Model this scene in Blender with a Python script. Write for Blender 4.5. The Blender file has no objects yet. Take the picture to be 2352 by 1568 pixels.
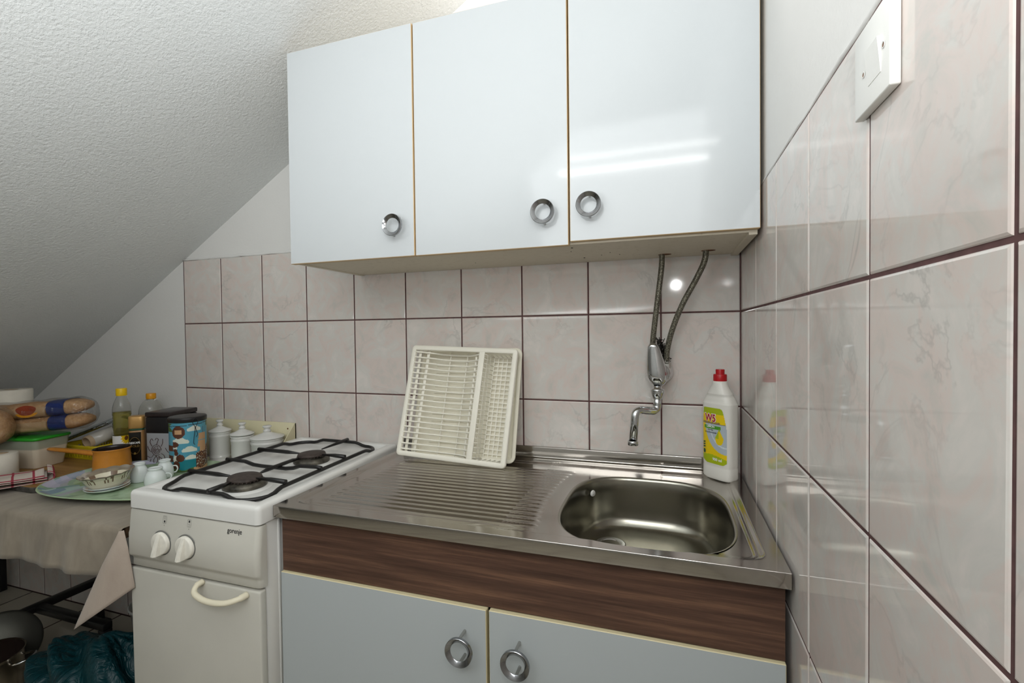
import bpy, bmesh, math, random
from mathutils import Vector, Matrix, Euler
PI = math.pi
random.seed(7)
S = bpy.context.scene
COL = S.collection

# ------------------------------------------------------------------ helpers
def lin(c):
    return tuple((x / 12.92 if x <= .04045 else ((x + .055) / 1.055) ** 2.4) for x in c)

def hexc(h):
    return lin(tuple(int(h[i:i + 2], 16) / 255 for i in (0, 2, 4)))

def mat(name, col, rough=.5, metal=0., spec=.5, trans=0., ior=1.45, coat=0., aniso=0., sheen=0., emit=None):
    m = bpy.data.materials.new(name)
    m.use_nodes = True
    b = m.node_tree.nodes['Principled BSDF']
    if isinstance(col, str):
        col = hexc(col)
    b.inputs['Base Color'].default_value = (*col, 1)
    b.inputs['Roughness'].default_value = rough
    b.inputs['Metallic'].default_value = metal
    b.inputs['Specular IOR Level'].default_value = spec
    b.inputs['Transmission Weight'].default_value = trans
    b.inputs['IOR'].default_value = ior
    b.inputs['Coat Weight'].default_value = coat
    b.inputs['Anisotropic'].default_value = aniso
    if sheen:
        b.inputs['Sheen Weight'].default_value = sheen
    return m

def N(m, typ, **kw):
    n = m.node_tree.nodes.new(typ)
    for k, v in kw.items():
        setattr(n, k, v)
    return n

def L(m, a, b):
    m.node_tree.links.new(a, b)

def bsdf(m):
    return m.node_tree.nodes['Principled BSDF']

def coords(m, scale=(1, 1, 1), rot=(0, 0, 0), kind='Object'):
    t = N(m, 'ShaderNodeTexCoord')
    mp = N(m, 'ShaderNodeMapping')
    mp.inputs['Scale'].default_value = scale
    mp.inputs['Rotation'].default_value = rot
    L(m, t.outputs[kind], mp.inputs['Vector'])
    return mp.outputs['Vector']

def noise(m, vec, scale, detail=4., rough=.5, dist=0., typ=None):
    n = N(m, 'ShaderNodeTexNoise')
    n.inputs['Scale'].default_value = scale
    n.inputs['Detail'].default_value = detail
    n.inputs['Roughness'].default_value = rough
    n.inputs['Distortion'].default_value = dist
    if typ:
        n.noise_type = typ
    L(m, vec, n.inputs['Vector'])
    return n.outputs['Fac']

def ramp(m, fac, stops):
    r = N(m, 'ShaderNodeValToRGB')
    el = r.color_ramp.elements
    while len(el) < len(stops):
        el.new(.5)
    for e, (p, c) in zip(el, stops):
        e.position = p
        e.color = (*(hexc(c) if isinstance(c, str) else c), 1)
    L(m, fac, r.inputs['Fac'])
    return r.outputs['Color']

def bump(m, height, strength=.3, dist=.001):
    b = N(m, 'ShaderNodeBump')
    b.inputs['Strength'].default_value = strength
    b.inputs['Distance'].default_value = dist
    L(m, height, b.inputs['Height'])
    L(m, b.outputs['Normal'], bsdf(m).inputs['Normal'])
    return b

def noisy(m, amount=.08, scale=30, **kw):
    """light colour mottling around the base colour"""
    b = bsdf(m)
    c = b.inputs['Base Color'].default_value[:3]
    v = coords(m)
    f = noise(m, v, scale, **kw)
    out = ramp(m, f, [(.3, tuple(x * (1 - amount) for x in c)), (.7, tuple(min(1, x * (1 + amount)) for x in c))])
    L(m, out, b.inputs['Base Color'])
    return m

class MB:
    """collects faces (with material slot + smooth flag) for one mesh"""
    def __init__(s):
        s.v, s.f, s.m, s.s = [], [], [], []
    def add(s, vs, fs, mi=0, smooth=False, xf=None):
        o = len(s.v)
        if xf is not None:
            vs = [tuple(xf @ Vector(p)) for p in vs]
        s.v += [tuple(p) for p in vs]
        for k, f in enumerate(fs):
            s.f.append(tuple(o + i for i in f))
            s.m.append(mi[k] if isinstance(mi, (list, tuple)) else mi)
            s.s.append(smooth)
        return s
    def box(s, a, b, bev=0., seg=2, mi=0, xf=None, smooth=None):
        bm = bmesh.new()
        bmesh.ops.create_cube(bm, size=1)
        for v in bm.verts:
            v.co = Vector((a[i] + (b[i] - a[i]) * (v.co[i] + .5) for i in range(3)))
        if bev > 0:
            bmesh.ops.bevel(bm, geom=list(bm.edges), offset=bev, segments=seg, affect='EDGES', profile=.5)
        bm.verts.index_update()
        vs = [v.co.copy() for v in bm.verts]
        fs = [[v.index for v in f.verts] for f in bm.faces]
        bm.free()
        return s.add(vs, fs, mi, bev > 0 if smooth is None else smooth, xf)
    def lathe(s, prof, n=32, mi=0, xf=None, smooth=True, sx=1., sy=1., c=(0, 0)):
        """prof: list of (r, z); closed at r==0 ends"""
        vs, fs, rings = [], [], []
        for r, z in prof:
            if r <= 1e-9:
                rings.append([len(vs)])
                vs.append((c[0], c[1], z))
            else:
                rings.append(list(range(len(vs), len(vs) + n)))
                for k in range(n):
                    a = 2 * PI * k / n
                    vs.append((c[0] + r * sx * math.cos(a), c[1] + r * sy * math.sin(a), z))
        mis = []
        for j, (A, B) in enumerate(zip(rings, rings[1:])):
            mm = mi[j] if isinstance(mi, (list, tuple)) else mi
            for k in range(n):
                k2 = (k + 1) % n
                if len(A) == 1 and len(B) == 1:
                    continue
                if len(A) == 1:
                    fs.append((A[0], B[k2], B[k]))
                elif len(B) == 1:
                    fs.append((A[k], A[k2], B[0]))
                else:
                    fs.append((A[k], A[k2], B[k2], B[k]))
                mis.append(mm)
        return s.add(vs, fs, mis, smooth, xf)
    def tube(s, path, r, n=10, mi=0, closed=False, xf=None, caps=True, flat=1.):
        P = [Vector(p) for p in path]
        m = len(P)
        R = r if isinstance(r, (list, tuple)) else [r] * m
        vs, fs = [], []
        up = None
        for i in range(m):
            if closed:
                t = P[(i + 1) % m] - P[i - 1]
            else:
                t = P[min(i + 1, m - 1)] - P[max(i - 1, 0)]
            t.normalize()
            if up is None:
                up = Vector((0, 0, 1)) if abs(t.z) < .9 else Vector((1, 0, 0))
            u = t.cross(up)
            if u.length < 1e-6:
                u = t.orthogonal()
            u.normalize()
            w = u.cross(t).normalized()
            up = w
            for k in range(n):
                a = 2 * PI * k / n
                vs.append(P[i] + u * (R[i] * math.cos(a)) + w * (R[i] * flat * math.sin(a)))
        for i in range(m if closed else m - 1):
            i2 = (i + 1) % m
            for k in range(n):
                k2 = (k + 1) % n
                fs.append((i * n + k, i * n + k2, i2 * n + k2, i2 * n + k))
        if caps and not closed:
            fs.append(tuple(range(n))[::-1])
            fs.append(tuple((m - 1) * n + k for k in range(n)))
        return s.add(vs, fs, mi, True, xf)
    def loft(s, loops, mi=0, cap0=False, cap1=False, smooth=True, xf=None, closed=True):
        """loops: list of equal length point lists"""
        n = len(loops[0])
        vs = [p for l in loops for p in l]
        fs, mis = [], []
        for j in range(len(loops) - 1):
            mm = mi[j] if isinstance(mi, (list, tuple)) else mi
            for k in range(n if closed else n - 1):
                k2 = (k + 1) % n
                fs.append((j * n + k, j * n + k2, (j + 1) * n + k2, (j + 1) * n + k))
                mis.append(mm)
        if cap0:
            fs.append(tuple(range(n))[::-1]); mis.append(mi[0] if isinstance(mi, (list, tuple)) else mi)
        if cap1:
            fs.append(tuple((len(loops) - 1) * n + k for k in range(n))); mis.append(mi[-1] if isinstance(mi, (list, tuple)) else mi)
        return s.add(vs, fs, mis, smooth, xf)
    def grid(s, fn, nu, nv, mi=0, smooth=True, mfn=None, xf=None):
        vs = [fn(i / nu, j / nv) for j in range(nv + 1) for i in range(nu + 1)]
        fs, mis = [], []
        for j in range(nv):
            for i in range(nu):
                a = j * (nu + 1) + i
                fs.append((a, a + 1, a + nu + 2, a + nu + 1))
                mis.append(mfn((i + .5) / nu, (j + .5) / nv) if mfn else mi)
        return s.add(vs, fs, mis, smooth, xf)
    def prism(s, poly, z0, z1, mi=0, xf=None, smooth=False):
        n = len(poly)
        vs = [(x, y, z0) for x, y in poly] + [(x, y, z1) for x, y in poly]
        fs = [tuple(range(n))[::-1], tuple(range(n, 2 * n))]
        fs += [(k, (k + 1) % n, n + (k + 1) % n, n + k) for k in range(n)]
        return s.add(vs, fs, mi, smooth, xf)

def rr(x0, x1, y0, y1, r, inset=0., n=6, z=0.):
    """rounded rectangle loop, constant vertex count"""
    x0 += inset; x1 -= inset; y0 += inset; y1 -= inset
    r = max(min(r - inset, (x1 - x0) / 2, (y1 - y0) / 2), .0004)
    out = []
    for cx, cy, a0 in ((x1 - r, y1 - r, 0), (x0 + r, y1 - r, PI / 2), (x0 + r, y0 + r, PI), (x1 - r, y0 + r, 1.5 * PI)):
        for k in range(n + 1):
            a = a0 + PI / 2 * k / n
            out.append((cx + r * math.cos(a), cy + r * math.sin(a), z))
    return out

def sup(a, b, n, cnt, c=(0, 0), z=0., rot=0.):
    out = []
    for k in range(cnt):
        t = 2 * PI * k / cnt
        ct, st = math.cos(t), math.sin(t)
        q = (abs(ct) ** n + abs(st) ** n) ** (-1 / n)
        x, y = a * q * ct, b * q * st
        out.append((c[0] + x * math.cos(rot) - y * math.sin(rot), c[1] + x * math.sin(rot) + y * math.cos(rot), z))
    return out

def tag(o, label=None, cat=None, group=None, kind=None):
    for k, v in (('label', label), ('category', cat), ('group', group), ('kind', kind)):
        if v:
            o[k] = v
    return o

def thing(name, label, cat, loc=(0, 0, 0), rot=(0, 0, 0), group=None):
    o = bpy.data.objects.new(name, None)
    o.empty_display_size = .05
    COL.objects.link(o)
    o.location = loc
    o.rotation_euler = rot
    return tag(o, label, cat, group)

ROOTW = {}
def root_of(o):
    while o.parent:
        o = o.parent
    return o

def obj(name, mb, mats, parent=None, world=False, loc=None, rot=None):
    """links one mesh object; world=True: coordinates are world, shift into the parent's frame"""
    me = bpy.data.meshes.new(name)
    vs = mb.v
    if parent is not None and world:
        r = root_of(parent)
        M = Matrix.LocRotScale(r.location, r.rotation_euler, None).inverted()
        vs = [tuple(M @ Vector(p)) for p in vs]
    elif parent is None and loc is not None and world:
        lv = Vector(loc)
        vs = [tuple(Vector(p) - lv) for p in vs]
    me.from_pydata(vs, [], mb.f)
    mats = mats if isinstance(mats, (list, tuple)) else [mats]
    for m in mats:
        me.materials.append(m)
    me.polygons.foreach_set('material_index', mb.m)
    me.polygons.foreach_set('use_smooth', mb.s)
    me.update()
    o = bpy.data.objects.new(name, me)
    COL.objects.link(o)
    if parent is not None:
        o.parent = parent
    else:
        if loc is not None:
            o.location = loc
        if rot is not None:
            o.rotation_euler = rot
    return o

def fixn(o):
    bm = bmesh.new(); bm.from_mesh(o.data)
    bmesh.ops.recalc_face_normals(bm, faces=bm.faces)
    bm.to_mesh(o.data); bm.free()
    return o

def sharp(o, ang=40):
    """keep hard edges hard on smooth meshes"""
    o.data.set_sharp_from_angle(angle=math.radians(ang))
    return o

def struct(name, mb, mats, **kw):
    o = obj(name, mb, mats, **kw)
    o['kind'] = 'structure'
    return o

def text2d(body, size, bold=0., align='CENTER', xs=1.):
    cu = bpy.data.curves.new('t', 'FONT')
    cu.body = body; cu.size = size; cu.align_x = align; cu.align_y = 'CENTER'; cu.offset = bold
    cu.resolution_u = 3
    o = bpy.data.objects.new('t', cu)
    COL.objects.link(o)
    bpy.context.view_layer.update()
    dg = bpy.context.evaluated_depsgraph_get()
    me = bpy.data.meshes.new_from_object(o.evaluated_get(dg))
    vs = [(v.co.x * xs, v.co.y) for v in me.vertices]
    fs = [tuple(p.vertices) for p in me.polygons]
    bpy.data.meshes.remove(me); bpy.data.objects.remove(o); bpy.data.curves.remove(cu)
    return vs, fs

def put_text(mb, body, size, fn, mi=0, bold=0., align='CENTER', xs=1., cx=0., cy=0., rot=0.):
    """maps flat text through fn(x, y) -> 3D point"""
    vs, fs = text2d(body, size, bold, align, xs)
    c, s_ = math.cos(rot), math.sin(rot)
    mb.add([fn(cx + x * c - y * s_, cy + x * s_ + y * c) for x, y in vs], fs, mi)

def smst(a, b, x):
    t = max(0., min(1., (x - a) / (b - a)))
    return t * t * (3 - 2 * t)

# ------------------------------------------------------------------ materials
M = {}
def tile_mat():
    m = mat('glazed_marble_tile', (.6, .56, .54), .06, spec=.55)
    b = bsdf(m)
    t = N(m, 'ShaderNodeTexCoord')
    at = N(m, 'ShaderNodeAttribute', attribute_name='tile_shift')
    ad = N(m, 'ShaderNodeVectorMath', operation='ADD')
    L(m, t.outputs['Object'], ad.inputs[0]); L(m, at.outputs['Vector'], ad.inputs[1])
    v = ad.outputs[0]
    cloud = noise(m, v, 15, 5, .62, .7)
    base = ramp(m, cloud, [(.3, 'e0d8d2'), (.45, 'd6d2cc'), (.56, 'dacdc6'), (.7, 'cdc9c2')])
    # thin grey veins
    n1 = noise(m, v, 5.5, 5, .62, .8)
    s1 = N(m, 'ShaderNodeMath', operation='SUBTRACT'); s1.inputs[1].default_value = .5
    L(m, n1, s1.inputs[0])
    a1 = N(m, 'ShaderNodeMath', operation='ABSOLUTE'); L(m, s1.outputs[0], a1.inputs[0])
    vein = N(m, 'ShaderNodeMapRange'); vein.inputs[1].default_value = 0; vein.inputs[2].default_value = .022
    vein.inputs[3].default_value = 1; vein.inputs[4].default_value = 0
    L(m, a1.outputs[0], vein.inputs[0])
    gate = noise(m, v, 7, 2)
    gr = N(m, 'ShaderNodeMapRange'); gr.inputs[1].default_value = .45; gr.inputs[2].default_value = .7
    gr.inputs[3].default_value = 0; gr.inputs[4].default_value = .42
    L(m, gate, gr.inputs[0])
    mul = N(m, 'ShaderNodeMath', operation='MULTIPLY'); L(m, vein.outputs[0], mul.inputs[0]); L(m, gr.outputs[0], mul.inputs[1])
    mx = N(m, 'ShaderNodeMix', data_type='RGBA'); mx.inputs['B'].default_value = (*hexc('a5a29e'), 1)
    L(m, mul.outputs[0], mx.inputs['Factor']); L(m, base, mx.inputs['A'])
    L(m, mx.outputs['Result'], b.inputs['Base Color'])
    w = noise(m, v, 14, 2)
    bump(m, w, .05, .002)
    return m
M['tile'] = tile_mat()
M['grout'] = noisy(mat('brown_grout', '5c403f', .9), .25, 60)
def plaster(name, c, scale, strength, dist, amount=.03):
    m = mat(name, c, .92, spec=.2)
    v = coords(m)
    n1 = noise(m, v, scale, 5, .62)
    bump(m, n1, strength, dist)
    f = noise(m, v, 3.5, 4, .6)
    cc = hexc(c)
    L(m, ramp(m, f, [(.3, tuple(x * (1 - amount) for x in cc)), (.7, cc)]), bsdf(m).inputs['Base Color'])
    return m
M['plaster'] = plaster('white_wall_plaster', 'e4e3e0', 120, .25, .002)
M['stucco'] = plaster('rough_ceiling_plaster', 'e0e2e1', 125, .8, .005)
M['floor'] = mat('floor_tile', 'b9b2a4', .25)
def floor_nodes(m):
    v = coords(m)
    br = N(m, 'ShaderNodeTexBrick'); br.offset = 0
    br.inputs['Scale'].default_value = 1; br.inputs['Brick Width'].default_value = .2; br.inputs['Row Height'].default_value = .3
    br.inputs['Mortar Size'].default_value = .004
    br.inputs['Color1'].default_value = (*hexc('b9b2a2'), 1); br.inputs['Color2'].default_value = (*hexc('b3ac9c'), 1)
    br.inputs['Mortar'].default_value = (*hexc('4c3a34'), 1)
    L(m, v, br.inputs['Vector']); L(m, br.outputs['Color'], bsdf(m).inputs['Base Color'])
floor_nodes(M['floor'])
M['gloss_white'] = mat('glossy_white_laminate', 'c3c7c9', .09, spec=.5)
def lam(m):
    v = coords(m, (1.5, 1.5, .6))
    bump(m, noise(m, v, 5, 2), .03, .004)
lam(M['gloss_white'])
M['satin_white'] = mat('white_laminate', 'b4babb', .28)
M['edge_tan'] = mat('tan_edge_band', 'c9ad82', .5)
M['edge_cream'] = mat('cream_edge_band', 'd9cda6', .5)
M['chipboard'] = mat('cream_board', 'cfc6b4', .55)
def board_nodes(m):
    v = coords(m, (1, 4, 1))
    L(m, ramp(m, noise(m, v, 55, 3, .7), [(.0, '5b4a38'), (.3, 'a8987f'), (.36, 'd3cab6'), (.7, 'd9d1bf')]), bsdf(m).inputs['Base Color'])
board_nodes(M['chipboard'])
def steel(name, c, rough, sc, st):
    m = mat(name, c, rough, 1.)
    v = coords(m, sc)
    f = noise(m, v, 60, 3, .6)
    bump(m, f, st, .0006)
    g = noise(m, coords(m), 9, 4)
    r = N(m, 'ShaderNodeMapRange'); r.inputs[3].default_value = rough * .75; r.inputs[4].default_value = rough * 1.3
    L(m, g, r.inputs[0]); L(m, r.outputs[0], bsdf(m).inputs['Roughness'])
    return m
M['steel'] = steel('brushed_steel', 'b1aca6', .115, (.25, 7, 7), .05)
M['bowl_steel'] = steel('sink_bowl_steel', '98958a', .22, (1, 1, .15), .08)
M['chrome'] = mat('chrome', 'd2d4d6', .06, 1.)
M['ring_chrome'] = mat('worn_chrome', '97989a', .14, 1.)
M['dull_chrome'] = mat('dull_chrome', 'b5b3ae', .22, 1.)
M['pot_steel'] = steel('pot_steel', 'b5aa98', .25, (1, 1, 6), .08)
M['dark'] = mat('dark_gap', '1a1714', .8)
M['black'] = noisy(mat('black_enamel', '1d1c1b', .35), .2, 80)
M['black_plastic'] = mat('black_plastic', '1e1c1e', .35)
def wood_mat(name, a, b_, c, sc, along=0):
    m = mat(name, a, .38, spec=.4)
    s = [26, 26, 26]; s[along] = .9
    v = coords(m, tuple(s))
    f = noise(m, v, sc, 6, .7, .25)
    L(m, ramp(m, f, [(.28, a), (.5, b_), (.72, c)]), bsdf(m).inputs['Base Color'])
    bump(m, f, .08, .001)
    return m
M['walnut'] = wood_mat('walnut_laminate', '3c2a22', '583f33', '7c5c47', 3.2)
M['board_wood'] = wood_mat('cutting_board_wood', '7d5a30', '9d7541', 'b48a54', 3)
M['board_edge'] = noisy(mat('worn_board_edge', '4d4a45', .8), .4, 60)
M['enamel'] = mat('white_enamel', 'e4e3df', .16, spec=.5)
M['cream_panel'] = noisy(mat('cream_painted_metal', 'cac7bd', .32), .03, 8)
M['cream_plastic'] = mat('cream_plastic', 'e4dcc4', .4)
M['knob_white'] = noisy(mat('knob_plastic', 'e9e5da', .35), .05, 90)
M['ink'] = mat('black_print', '26262a', .5)
M['ink_grey'] = mat('grey_print', '6c6c68', .5)
M['burner_cap'] = noisy(mat('rusty_burner_cap', '433a35', .6, .2), .35, 90)
M['burner_base'] = noisy(mat('dirty_burner_base', '57534a', .45, .45), .75, 45)
M['rack'] = mat('ivory_plastic', 'f5f1e3', .4, spec=.4)
M['rack_tray'] = mat('ivory_tray_plastic', 'f1ecda', .4, spec=.4)
M['bottle_white'] = mat('white_bottle_plastic', 'e6e3db', .32)
M['red'] = mat('red_plastic', 'b4131c', .35)
M['yellow'] = mat('label_yellow', 'eccb10', .4)
M['lime'] = mat('label_lime', 'a9b916', .4)
M['green'] = mat('label_green', '4f9a2a', .4)
M['silver'] = mat('label_silver', 'b4bec6', .35)
M['silver_light'] = mat('label_silver_light', 'd2dadf', .35)
M['purple'] = mat('label_purple', '4a2f6e', .4)
M['crimson'] = mat('label_crimson', 'b02138', .4)
M['white'] = mat('white_print', 'f1f0ee', .45)
M['dark_green'] = mat('label_dark_green', '27523a', .4)
M['switch'] = mat('switch_white', 'ecebe6', .3)
def cloth(name, c, c2, sc=10):
    m = mat(name, c, .85, spec=.2, sheen=.2)
    v = coords(m, (2.2, 1, 1), (0, 0, .5))
    f = noise(m, v, sc, 5, .6, .4)
    L(m, ramp(m, f, [(.3, c), (.7, c2)]), bsdf(m).inputs['Base Color'])
    bump(m, noise(m, coords(m), 260, 2), .15, .001)
    return m
M['cloth'] = cloth('taupe_tablecloth', '8a8072', 'a09585')
M['cloth_back'] = cloth('tablecloth_corner', 'a8998c', 'b7a99c', 7)
M['table_wood'] = wood_mat('table_wood', '4a3a2c', '5b4735', '6b543d', 3)
M['ceramic'] = mat('white_ceramic', 'd9d8d4', .12)
M['cup'] = mat('white_porcelain', 'e2e8e7', .1)
M['rack_cream'] = mat('cream_painted_shelf', 'd9d1ae', .45)
M['glass'] = mat('clear_plastic', (.96, .96, .94), .06, trans=1., ior=1.3)
M['oil'] = mat('sunflower_oil', hexc('e6da80'), .05, trans=.9, ior=1.2)
M['cap_yellow'] = mat('yellow_cap', 'f2c712', .35)
M['cap_orange'] = mat('orange_cap', 'e09a18', .35)
M['gold'] = mat('gold_lid', 'b98f52', .35, .35)
M['coffee'] = mat('jar_dark', '1c1814', .15)
M['tan_glass'] = mat('jar_coffee', '9a7248', .25)
M['tin_silver'] = mat('tin_silver', 'b6b7bd', .3, .35)
M['tin_brown'] = mat('tin_brown_print', '43211d', .4)
M['sky_blue'] = mat('tin_blue', '559db4', .3)
M['sea'] = mat('tin_sea', '1d7d89', .3)
M['cloud'] = mat('tin_cloud', 'd9dccf', .35)
M['ship'] = mat('tin_ship', '5b3526', .4)
M['sail'] = mat('tin_sail', 'c79c74', .4)
M['leaf'] = mat('tin_leaf', '4f6b35', .4)
M['orange'] = noisy(mat('orange_enamel', 'cc8532', .22), .08, 30)
M['pan_in'] = mat('dark_pan_inside', '2a211d', .18)
M['bowl_cream'] = mat('cream_stoneware', 'd9d2bc', .15)
M['bowl_rim'] = mat('patterned_rim', 'a99d8b', .1, trans=.55, ior=1.25)
M['bowl_print'] = mat('floral_print', '77624f', .2)
def tray_mat():
    m = mat('floral_melamine', '9dbb90', .2)
    v = coords(m)
    vo = N(m, 'ShaderNodeTexVoronoi'); vo.inputs['Scale'].default_value = 24
    d = N(m, 'ShaderNodeTexNoise'); d.inputs['Scale'].default_value = 6
    L(m, v, d.inputs['Vector'])
    ad = N(m, 'ShaderNodeVectorMath', operation='MULTIPLY_ADD'); ad.inputs[1].default_value = (.25, .25, .25)
    L(m, d.outputs['Color'], ad.inputs[0]); L(m, v, ad.inputs[2])
    L(m, ad.outputs[0], vo.inputs['Vector'])
    sep = N(m, 'ShaderNodeSeparateColor'); L(m, vo.outputs['Color'], sep.inputs[0])
    flowers = ramp(m, sep.outputs[0], [(.0, 'a3bb97'), (.25, '8fa985'), (.36, '7496a3'), (.5, 'bdb9cd'), (.62, '84a074'), (.78, 'b0c8c6'), (1., '9ab592')])
    plain = ramp(m, noise(m, v, 22, 4), [(.35, '8ea583'), (.5, 'a9bf9f'), (.7, 'b6cbac')])
    sx = N(m, 'ShaderNodeSeparateXYZ'); L(m, v, sx.inputs[0])
    mr = N(m, 'ShaderNodeMapRange'); mr.inputs[1].default_value = -.07; mr.inputs[2].default_value = -.12
    mr.inputs[3].default_value = 0; mr.inputs[4].default_value = 1
    L(m, sx.outputs[0], mr.inputs[0])
    mx = N(m, 'ShaderNodeMix', data_type='RGBA')
    L(m, mr.outputs[0], mx.inputs['Factor']); L(m, plain, mx.inputs['A']); L(m, flowers, mx.inputs['B'])
    L(m, mx.outputs['Result'], bsdf(m).inputs['Base Color'])
    return m
M['tray'] = tray_mat()
M['tray_edge'] = mat('tray_edge', 'a9c29c', .25)
M['tub'] = mat('cloudy_plastic', 'e6e2d6', .3)
def tub_nodes(m):
    sx = N(m, 'ShaderNodeSeparateXYZ'); L(m, coords(m), sx.inputs[0])
    mr = N(m, 'ShaderNodeMapRange'); mr.inputs[1].default_value = 0; mr.inputs[2].default_value = .1
    L(m, sx.outputs[2], mr.inputs[0])
    L(m, ramp(m, mr.outputs[0], [(.0, 'e3d8c4'), (.64, 'dfd4c0'), (.68, 'a7aa98'), (1., '9aa392')]), bsdf(m).inputs['Base Color'])
tub_nodes(M['tub'])
M['tub_fill'] = mat('white_powder', 'efe2cc', .9)
M['lid_green'] = mat('green_lid', '2fa12c', .35)
M['paper'] = noisy(mat('paper_towel', 'd9d3c6', .95), .03, 40)
M['card'] = mat('cardboard_core', 'b39c80', .9)
def bread_mat():
    m = mat('bread_crust', 'a37c52', .8)
    f = noise(m, coords(m), 60, 5, .7)
    L(m, ramp(m, f, [(.3, 'a07850'), (.55, 'bd9468'), (.75, 'cfac84')]), bsdf(m).inputs['Base Color'])
    bump(m, noise(m, coords(m), 90, 4), .4, .004)
    return m
M['bread'] = bread_mat()
M['film'] = mat('clear_wrap', (.97, .97, .97), .1, trans=1., ior=1.18, spec=1.)
def film_nodes(m):
    nt = m.node_tree
    g = N(m, 'ShaderNodeBsdfGlossy'); g.inputs['Roughness'].default_value = .12
    t = N(m, 'ShaderNodeBsdfTransparent'); t.inputs['Color'].default_value = (.97, .97, .97, 1)
    b = N(m, 'ShaderNodeBump'); b.inputs['Strength'].default_value = .9; b.inputs['Distance'].default_value = .012
    L(m, noise(m, coords(m), 24, 3, .6, 1.5), b.inputs['Height'])
    L(m, b.outputs['Normal'], g.inputs['Normal'])
    lw = N(m, 'ShaderNodeFresnel'); lw.inputs['IOR'].default_value = 1.5
    L(m, b.outputs['Normal'], lw.inputs['Normal'])
    mx = N(m, 'ShaderNodeMixShader')
    mr = N(m, 'ShaderNodeMath', operation='MULTIPLY_ADD'); mr.inputs[1].default_value = .3; mr.inputs[2].default_value = .05
    L(m, lw.outputs[0], mr.inputs[0])
    L(m, mr.outputs[0], mx.inputs[0]); L(m, t.outputs[0], mx.inputs[1]); L(m, g.outputs[0], mx.inputs[2])
    L(m, mx.outputs[0], nt.nodes['Material Output'].inputs['Surface'])
film_nodes(M['film'])
M['navy'] = mat('navy_print', '1b2c66', .35)
M['brick_red'] = mat('red_print', '8e3a22', .4)
M['paper_beige'] = mat('beige_print', 'b99a74', .6)
M['crate'] = mat('yellow_crate', 'd0b91e', .45)
M['foil'] = mat('silver_foil', 'a8aeb0', .22, 1.)
bump(M['foil'], noise(M['foil'], coords(M['foil']), 45, 3, .6, 1.), .5, .006)
def towel_mat():
    m = mat('checked_towel', 'c9bcb2', .95, spec=.1)
    v = coords(m)
    sx = N(m, 'ShaderNodeSeparateXYZ'); L(m, v, sx.inputs[0])
    outs = []
    for k, (per, w) in ((0, (.052, .14)), (1, (.045, .12))):
        d = N(m, 'ShaderNodeMath', operation='DIVIDE'); d.inputs[1].default_value = per
        L(m, sx.outputs[k], d.inputs[0])
        fr = N(m, 'ShaderNodeMath', operation='FRACT'); L(m, d.outputs[0], fr.inputs[0])
        lt = N(m, 'ShaderNodeMath', operation='LESS_THAN'); lt.inputs[1].default_value = w
        L(m, fr.outputs[0], lt.inputs[0]); outs.append(lt.outputs[0])
    mxm = N(m, 'ShaderNodeMath', operation='ADD'); L(m, outs[0], mxm.inputs[0]); L(m, outs[1], mxm.inputs[1])
    L(m, ramp(m, mxm.outputs[0], [(0, 'cbbfb4'), (.5, 'a8606a'), (1, 'a04450')]), bsdf(m).inputs['Base Color'])
    bump(m, noise(m, coords(m), 200, 2), .3, .001)
    return m
M['towel'] = towel_mat()
M['bag'] = mat('teal_bin_bag', '0b3a40', .38, spec=.4)
bump(M['bag'], noise(M['bag'], coords(M['bag'], (1, 1, .5)), 16, 4, .55, 1.), .9, .03)
M['bucket'] = mat('white_bucket', 'cfcfc8', .4)
def hose_mat():
    m = mat('braided_steel', '8d8a78', .4, .6)
    v = coords(m, (1, 1, 1))
    vo = N(m, 'ShaderNodeTexVoronoi'); vo.inputs['Scale'].default_value = 420
    L(m, v, vo.inputs['Vector'])
    L(m, ramp(m, vo.outputs['Distance'], [(.1, 'a9a592'), (.6, '57544a')]), bsdf(m).inputs['Base Color'])
    bump(m, vo.outputs['Distance'], .5, .001)
    return m
M['hose'] = hose_mat()
M['rust'] = mat('rusty_hole', '6b4120', .8)
M['scrub'] = noisy(mat('steel_wool', '3c3a36', .35, .9), .5, 120)

# ------------------------------------------------------------------ room
TW, TH, T0 = .2, .25137, .98       # tile pitch, row pitch, height of one grout line
GR = .0016                         # half grout width
def tile_faces(mb, shifts, org, ux, uz, nrm, a0, a1, b0, b1, last=False):
    """one glazed tile with softened edges; org + ux*a + uz*b"""
    tilt = (random.gauss(0, .0006), random.gauss(0, .0006))
    ins = [(0, -.0022), (.0012, -.0007), (.003, 0)]
    vs = []
    for d, h in ins:
        for a, b in ((a0 + d, b0 + d), (a1 - d, b0 + d), (a1 - d, b1 - d), (a0 + d, b1 - d)):
            hh = h + (a - (a0 + a1) / 2) * tilt[0] + (b - (b0 + b1) / 2) * tilt[1]
            vs.append(org + ux * a + uz * b + nrm * hh)
    fs = []
    for j in range(2):
        for k in range(4):
            k2 = (k + 1) % 4
            fs.append((j * 4 + k, j * 4 + k2, j * 4 + 4 + k2, j * 4 + 4 + k))
    fs.append((8, 9, 10, 11))
    mb.add(vs, fs, 0, False)
    sh = (random.choice((0, .37, .81)), random.choice((0, .53, 1.1)), random.choice((0, .29, .67)))
    shifts += [sh] * len(fs)

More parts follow.
